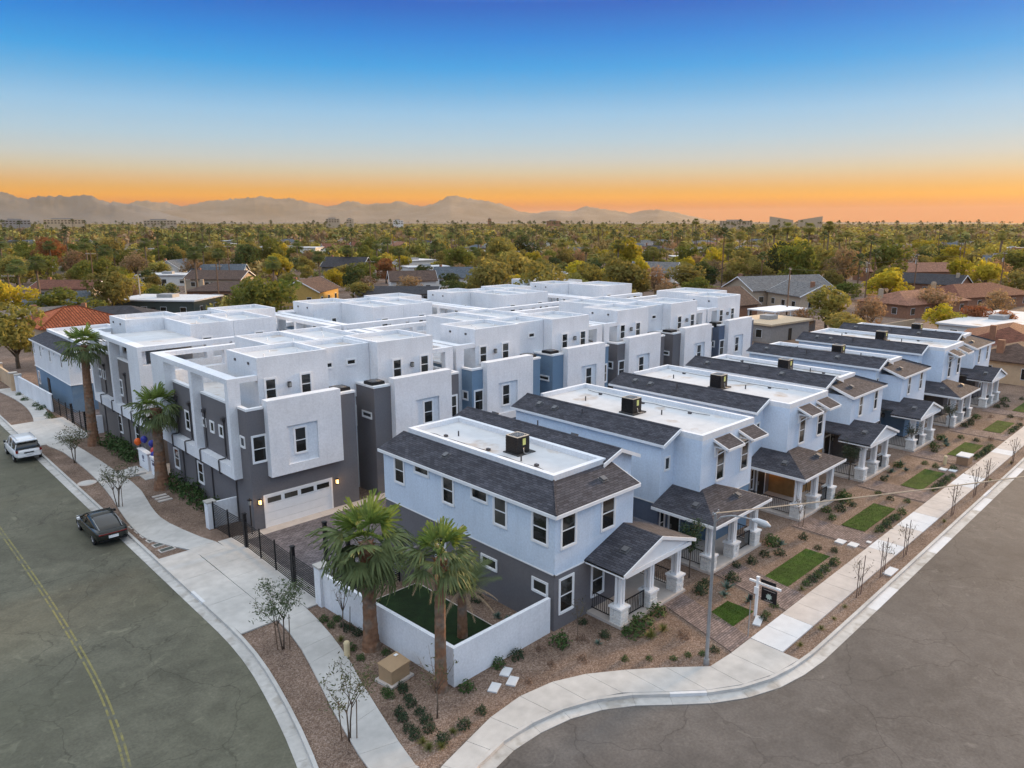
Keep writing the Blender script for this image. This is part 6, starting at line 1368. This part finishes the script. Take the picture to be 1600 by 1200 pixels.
PL = [(34.8,193.3,10.5,'left of two fan palms at the far left'),(39.5,198.7,10.9,'right of two fan palms at the far left'),(53,315,8,None),(71.3,187.6,12.6,'tall fan palm left of the wide white roof pole'),(96.4,233.9,10.5,None),(89.1,182.1,9.9,'fan palm right of the brown hip roof'),(129,143.7,8.8,'shaggy fan palm right behind the townhouses, left one of two'),(141.4,144.4,9.6,'shaggy fan palm right behind the townhouses, right one of two'),(113,201,10.1,'tall thin palm right of the yellow house'),(141.3,230.8,10.6,None),(249.8,126.3,17.6,'leftmost of four tall palms in a row on the right'),(238.6,116,18.4,'second of four tall palms in a row on the right'),(241.7,110,18.3,'third of four tall palms in a row on the right'),(260.2,111.5,18.9,'rightmost of four tall palms in a row on the right'),(198.2,154.8,12.8,'tall palm between the middle and the brown trees'),(223.3,202.8,11.7,None),(255.3,239.3,12.3,None),(169.4,254.7,11.2,None),(104.3,266.4,11.1,None),(361.9,229.2,20.5,'single palm breaking the skyline right of the middle'),(257,121,7.5,None),(215.3,183.4,10.6,None),(186.3,238.5,10.9,None),(123,366,10.8,None),(154.6,428.7,12.8,None),(139.5,283.4,11.7,None),(219.4,155.6,10,None),(173.3,199.9,10,None),(154.4,218.1,9.9,None),(422.4,170.9,13.6,None),(264.1,323.4,12.8,None)]
for x, y, tp, lab in PL:
    a_, b_ = where(x, y); bg_palm(x, y, tp, lab or lbl('fan palm', x, y), 2.5 if 'shaggy' in (lab or '') else 2.2)
rg = random.Random(17)
for i in range(75):
    az_ = R(rg.uniform(11, 81)); d = 230*math.exp(rg.uniform(0, 1.4)); x, y = d*math.cos(az_), d*math.sin(az_); a_, b_ = where(x, y)
    bg_palm(x, y, rg.uniform(9, 15)*(1.25 if d > 500 else 1), lbl('fan palm', x, y), rg.uniform(1.8, 2.4), skirt=False)
# --- poles with crossarms and wires
POL = [(51.1,165.9,7.6,0),(59,161.9,7.0,0),(66.4,162.8,9.6,0),(134.5,64.3,10.4,1),(184.5,58.3,11.7,1),(169.7,63.4,10.2,1),(207,46.4,11.8,1),(265,71.4,12.4,1),(107.2,164.6,9.0,0),(98.6,231.8,11.5,0),(52.8,205.4,11.4,0),(28.7,168.7,9,0),(147,114.7,8,0)]
PN = ['pale pole left of the wide white roof', 'pale pole right of the wide white roof', 'brown pole left of the middle hedge', 'brown utility pole with transformer by the carport', 'utility pole with crossarm behind the round yellow tree', 'utility pole behind the large beige house', 'utility pole with transformer above the pinkish roof', 'utility pole with crossarm at the right edge', 'red brown pole left of the white cottage', 'bare pole in the left middle distance', 'brown pole beside the red brown roof at left', 'thin pole at the far left', 'utility pole behind the middle townhouses']
for (x, y, h, tr_), lab in zip(POL, PN):
    t = thing('utility_pole', lab, 'utility pole', (x, y, -.12), R(35 if x > y else -40)); pale = 'pale' in lab
    MB().tube((0,0,0), (0,0,h), .16, .11, 8).build('shaft', mat('pale_pole', (.42,.36,.28), .9) if pale else woodpole, t)
    MB().box(-1.2, 1.2, -.06, .06, h-.5, h-.38).build('crossarm', mat('pale_pole', (.42,.36,.28), .9), t)
    for sx in (-1.1, -.5, .5, 1.1): MB().tube((sx,0,h-.38), (sx,0,h-.22), .04, .03, 6).build('insulator', steel, t)
    if tr_: MB().tube((.32,0,h-2.4), (.32,0,h-1.5), .24, .24, 12).build('transformer', mat('transformer_grey', (.45,.46,.46), .6), t)
wm_ = mat('wire', (.10,.085,.07), .6)
def wire(p, q, sag, lab):
    b = MB(); P, Q = Vector(p), Vector(q); b.path([P.lerp(Q, k/14)-Vector((0,0,sag*4*(k/14)*(1-k/14))) for k in range(15)], .022, 3); tag(b.build('power_line', wm_), lab, 'power line', group='power lines of the suburb')
W_ = [((51.1,165.9,7.1),(66.4,162.8,9.1),.5),((59,161.9,6.6),(107.2,164.6,8.6),1.2),((28.7,168.7,8.5),(51.1,165.9,7.1),.7),((134.5,64.3,9.9),(169.7,63.4,9.7),.8),((184.5,58.3,11.2),(207,46.4,11.3),.6),((207,46.4,11.3),(265,71.4,11.9),1),((134.5,64.3,9.0),(147,114.7,7.6),.9),((169.7,63.4,9.7),(184.5,58.3,11.2),.4),((107,164.6,8.6),(147,114.7,7.6),1.3)]
WL = ['short wire between the two left poles', 'long wire crossing before the yellow house', 'wire at the far left', 'wire from the carport pole to the beige house pole', 'wire above the pinkish roof', 'wire running to the right edge', 'low wire behind the last townhouse', 'short wire over the round yellow tree', 'long wire behind the middle townhouses']
for (p, q, s_), lab in zip(W_, WL): wire(p, q, s_, lab)
# distant parked cars
carm = MB(); loft(carm, [sec(-2.2,.8,.35,.85), sec(-2.0,.9,.3,.95), sec(1.3,.9,.3,.92), sec(2.2,.75,.4,.7)]); carb = carm.mesh('body', whitep, smooth=True); cg = MB(); loft(cg, [[(.75,-1.9,.95),(.6,-1.6,1.4),(-.6,-1.6,1.4),(-.75,-1.9,.95)], [(.8,-.8,.95),(.65,-.8,1.5),(-.65,-.8,1.5),(-.8,-.8,.95)], [(.8,.4,.95),(.62,.3,1.45),(-.62,.3,1.45),(-.8,.4,.95)], [(.72,1.2,.93),(.6,1.1,.96),(-.6,1.1,.96),(-.72,1.2,.93)]]); cgm = cg.mesh('windows', glass)
whm = MB().tube((-.09,0,0),(.09,0,0),.33,.33,12).mesh('wheel', black)
for x, y, rz, lab in ((132,63.5,80,'white car under the white carport'),(126,63,75,'pale car beside the carport fence'),(203,52,-60,'white van on the red roofs at the right'),(68,172,30,'white car before the brown hip roof at left'),(192,126,20,'white car under trees right of the middle')):
    t = thing('parked_car', lab, 'car', (x, y, -.1), R(rz), 'distant parked cars'); put(carb, 'body', t); put(cgm, 'windows', t)
    for wx in (-.82, .82):
        for wy in (-1.3, 1.35): put(whm, 'wheel', t, (wx, wy, .33))
# --- far forest as one mass of real small crowns
farleaf = mat('far_leaf', (.1,.1,.1), .8, attr='tint', scale=.35, amt=.3, coord='World', transl=.2)
def lump(rs, n, size):
    lobes = [(rs.uniform(-.5,.5), rs.uniform(-.5,.5), rs.uniform(.5,1.1), rs.uniform(.35,.55)) for _ in range(6)]+[(0,0,.7,.6)]
    P, D = crown_pts(rs, n, lobes); V, F = leaf_quads(rs, P, size, .4, .6, D); return V.reshape(-1, 4, 3)
rs = np.random.RandomState(3)
hi = [lump(rs, 150, .15) for _ in range(6)]; lo = [lump(rs, 46, .27) for _ in range(6)]
def palmlump(rs):
    out = []
    for i in range(16):
        a = i*2.4; el = R(75-115*i/16); d = np.array([math.cos(a)*math.cos(el), math.sin(a)*math.cos(el), math.sin(el)]); s = np.array([-math.sin(a), math.cos(a), 0])*.26
        out.append([d*.1, d*.6+s, d-np.array([0,0,.25]), d*.6-s])
    return np.array(out)
pl_ = palmlump(rs)
tq = np.array([[(-.05,0,0),(.05,0,0),(.045,0,1),(-.045,0,1)], [(0,-.05,0),(0,.05,0),(0,.045,1),(0,-.045,1)]])
Q = []; C = []
bas = np.array([[.16,.165,.04],[.24,.21,.05],[.34,.27,.04],[.25,.165,.09],[.08,.095,.03],[.26,.195,.065]])
pw_l = np.array([5,5,2,2.2,2.4,2.2]); pw_r = np.array([3,4,5,3,1.5,4])  # the right-hand mix leans golden, painting the sunset glow into the far crowns
foot_a = np.array([(a, b, c_) for a, b, c_ in foot]); tk = np.array(taken)
def addband(r0, r1, spacing, tmpl, hscale):
    area = .5*(r1*r1-r0*r0)*R(73); n = int(area/spacing**2)
    r = np.sqrt(rs.uniform(r0*r0, r1*r1, n)); a = R(46.1)+R(36.5)*rs.uniform(-1, 1, n); X, Y = r*np.cos(a), r*np.sin(a)
    for x, y, d in zip(X, Y, r):
        if (x < 97 and y < 107) or x < 14.5 or y < 16: continue
        if d < 700:
            if ((foot_a[:, 0]-x)**2+(foot_a[:, 1]-y)**2 < (foot_a[:, 2]+2.5)**2).any(): continue
            if d < 380 and ((tk[:, 0]-x)**2+(tk[:, 1]-y)**2 < (tk[:, 2]+1.5)**2).any(): continue
            if d < 240:
                fa_ = np.arctan2(foot_a[:, 1], foot_a[:, 0]); fd = np.hypot(foot_a[:, 0], foot_a[:, 1]); 
                if ((np.abs(fa_-math.atan2(y, x)) < foot_a[:, 2]/fd) & (fd > d) & (fd-d < 34) & (fd < 270)).any(): continue
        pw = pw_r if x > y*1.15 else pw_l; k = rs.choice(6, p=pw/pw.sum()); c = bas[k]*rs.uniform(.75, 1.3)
        if rs.uniform() < .11:
            h = rs.uniform(9, 16)*(1.25 if d > 600 else 1); s_ = rs.uniform(1.8, 2.5)*(1.2 if d > 900 else 1)
            p = pl_*s_+np.array([x, y, h]); Q.append(p); C.append(np.tile(np.append(np.array([.075,.09,.03])*rs.uniform(.8,1.3), 1), (len(p)*4, 1)))
            q = tq*np.array([s_*1.6, s_*1.6, h])+np.array([x, y, 0]); Q.append(q); C.append(np.tile([.14,.10,.075,1], (8, 1))); continue
        w = rs.uniform(3.2, 6.6)*hscale; hh = w*rs.uniform(.75, 1.15); th = rs.uniform(0, 6.28); ct, st_ = math.cos(th), math.sin(th)
        T_ = tmpl[rs.randint(len(tmpl))]; p = np.empty_like(T_); p[..., 0] = (T_[..., 0]*ct-T_[..., 1]*st_)*w+x; p[..., 1] = (T_[..., 0]*st_+T_[..., 1]*ct)*w+y; p[..., 2] = T_[..., 2]*min(hh, 7.5)-.3
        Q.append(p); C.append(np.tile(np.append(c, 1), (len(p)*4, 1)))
addband(112, 260, 10.5, hi, .62); addband(260, 600, 11.5, hi, .95); addband(600, 1100, 17, lo, 1.25); addband(1100, 2300, 30, lo, 1.9); addband(2300, 4600, 62, lo, 2.6)
V = np.concatenate([q.reshape(-1, 3) for q in Q]); Cc = np.concatenate(C).astype(np.float32); F = np.arange(len(V)).reshape(-1, 4)
me = npmesh('distant_trees', V, F, farleaf); at_ = me.color_attributes.new('tint', 'FLOAT_COLOR', 'POINT'); at_.data.foreach_set('color', Cc.ravel())
fo = bpy.data.objects.new('distant_trees', me); COL.objects.link(fo); tag(fo, 'mass of green and brown tree tops reaching to the skyline', 'woods', kind='stuff')
print('far quads', len(F))
# --- far buildings on the skyline
def azd(px, d):
    a = math.atan((px-800)/1175.6); return d*math.cos(R(46.1)-a), d*math.sin(R(46.1)-a), math.degrees(R(46.1)-a)
FB = [(520,1500,26,12,25,'t','blocky tan tower on the skyline left of the middle'),(547,1500,14,12,24,'t','smaller tan tower beside the blocky one'),(250,1400,50,14,21.5,'t','low wide brown office block on the skyline at left'),(100,1500,60,14,23,'p','long pale building on the skyline at far left'),(25,1500,40,14,22,'k','grey building on the skyline at the left edge'),(765,1700,8,8,26,'b','thin tower on the skyline in the middle'),(865,1600,30,10,21,'b','low reddish building on the skyline in the middle'),(622,1500,20,10,21.5,'w','white dome topped building on the skyline'),(1150,1500,60,12,21,'t','low pale building on the skyline right of the middle')]
for px, d, w, dd, h, wl_, lab in FB:
    x, y, a_ = azd(px, d); t = thing('far_building', lab, 'building', (x, y, 0), R(a_-90)); MB().box(-w/2, w/2, -dd/2, dd/2, 0, h).build('wall', houseM[wl_], t); MB().box(-w*.3, w*.2, -dd*.3, dd*.3, h, h+2).build('roof_block', houseM['k'], t)
    for fl in range(2):
        for i in range(int(w/5)): MB().box(-w/2+1+i*5, -w/2+4+i*5, -dd/2-.1, -dd/2+.05, h-3.2-fl*3.6, h-1.6-fl*3.6).build('window', glass, t)
x, y, a_ = azd(1243, 1500); t = thing('far_building', 'long building with two upswept pointed roof wings on the right skyline', 'building', (x, y, 0), R(a_-90))
for s in (-1, 1): MB().add([(s*46,-9,0),(s*46,9,0),(s*4,9,0),(s*4,-9,0),(s*46,-9,29),(s*46,9,29),(s*4,9,22),(s*4,-9,22)], [(0,1,2,3) , (4,5,6,7), (0,4,5,1), (1,5,6,2), (2,6,7,3), (3,7,4,0)]).build('roof_wing', houseM['t'], t)
# ================================================================ mountains, real ridges
mtm = mat('desert_rock', (.135,.11,.095), .95, scale=.004, amt=.25, coord='World', big=(.0012,.2))
def ridge(name, prof, dist, depth, seed, extra=0):
    rs_ = np.random.RandomState(seed); px = np.linspace(-260, 1560, 460); ph = np.interp(px, [p[0] for p in prof], [p[1] for p in prof])
    def fbm(x, y):
        v = 0
        for o in range(6): 
            f = 2**o; v = v+np.sin(x*f*.021+o*1.7+seed)*np.cos(y*f*2.1+o*2.3+np.sin(x*f*.013+o))/f**.95
        return v
    rows = 26; V = []; 
    for j in range(rows):
        t_ = j/(rows-1); d = dist+depth*(t_-.62)
        prof_t = (1-abs(t_-.62)/.62)**1.15 if t_ < .62 else (1-(t_-.62)/.38)**1.2
        for i, p_ in enumerate(px):
            a = math.atan((p_-800)/1175.6); H_ = max(0, (347-ph[i])/1175.6)*dist
            rough = fbm(p_, t_*3)*.16; crest = 1 if abs(t_-.62) < .02 else 0
            h = H_*prof_t*(1+rough*(1-crest)*1.3)+(fbm(p_*2.3, 1.0)*H_*.03+H_*.05*math.sin(p_*.37+math.sin(p_*.91)*2+t_*9)*math.sin(p_*.153+t_*14))*prof_t**2
            th = R(46.1)-a; V.append((d*math.cos(th), d*math.sin(th), max(h, 0)*1.0+18.5*prof_t-8*(1-prof_t)))
    n = len(px); F = [(j*n+i, j*n+i+1, (j+1)*n+i+1, (j+1)*n+i) for j in range(rows-1) for i in range(n-1)]
    me = npmesh(name, V, F, mtm); me.polygons.foreach_set('use_smooth', [True]*len(F)); o = bpy.data.objects.new(name, me); COL.objects.link(o); o['kind'] = 'structure'; return o
P2 = [(-260,330),(150,325),(200,322),(230,313),(262,312),(300,318),(340,317),(365,315),(400,313),(440,318),(480,319),(512,321),(530,317),(550,313),(575,319),(605,321),(620,318),(640,321),(665,320),(685,315),(702,309),(720,313),(745,317),(775,322),(800,326),(828,331),(850,326),(872,322),(890,325),(912,321),(935,326),(960,330),(985,334),(1005,331),(1030,328),(1055,333),(1080,339),(1110,344),(1180,347),(1560,349)]
P1_ = [(-260,318),(-60,312),(0,312),(40,315),(70,314),(110,317),(130,313),(145,310),(165,314),(185,315),(205,321),(225,326),(250,334),(275,340),(300,345),(330,349),(1560,352)]
ridge('mountains', P2, 8600, 2600, 2); mtm = mat('grey_rock', (.085,.085,.09), .95, scale=.004, amt=.25, coord='World', big=(.0012,.2)); ridge('near_mountains', P1_, 6900, 2000, 5)
# ================================================================ the evening haze, one closed box round everything
hb = MB().box(-9500, 16500, -9500, 16500, -1.4, 305); hm = bpy.data.materials.new('evening_haze'); hm.use_nodes = True; n_ = hm.node_tree.nodes; n_.clear()
ho = n_.new('ShaderNodeOutputMaterial'); pv_ = n_.new('ShaderNodeVolumePrincipled'); pv_.inputs['Color'].default_value = (1,.80,.50,1); pv_.inputs['Density'].default_value = HAZE; pv_.inputs['Anisotropy'].default_value = .2
hm.node_tree.links.new(pv_.outputs[0], ho.inputs['Volume']); o = hb.build('haze', hm); o['kind'] = 'stuff'; o['label'] = 'thin warm evening haze over the valley'

# ================================================================ alike labels are told apart by their order across the picture
from collections import defaultdict
dd = defaultdict(list)
for o in bpy.data.objects:
    if o.parent is None and 'label' in o and 'category' in o: dd[o['label']].append(o)
ORD = ['leftmost', 'second from left', 'third from left', 'fourth from left', 'fifth from left', 'sixth from left', 'seventh from left', 'eighth from left', 'ninth from left', 'tenth from left', 'eleventh from left', 'twelfth from left', 'thirteenth from left', 'fourteenth from left', 'fifteenth from left', 'sixteenth from left', 'seventeenth from left']
for lb, os_ in dd.items():
    n = len(os_)
    if 1 < n <= len(ORD):
        os_.sort(key=lambda o: -math.atan2(o.location.y, o.location.x))
        for i, o in enumerate(os_):
            w = 'rightmost' if i == n-1 else ORD[i]; new = '%s, %s' % (lb, w)
            if len(new.split()) <= 16: o['label'] = new
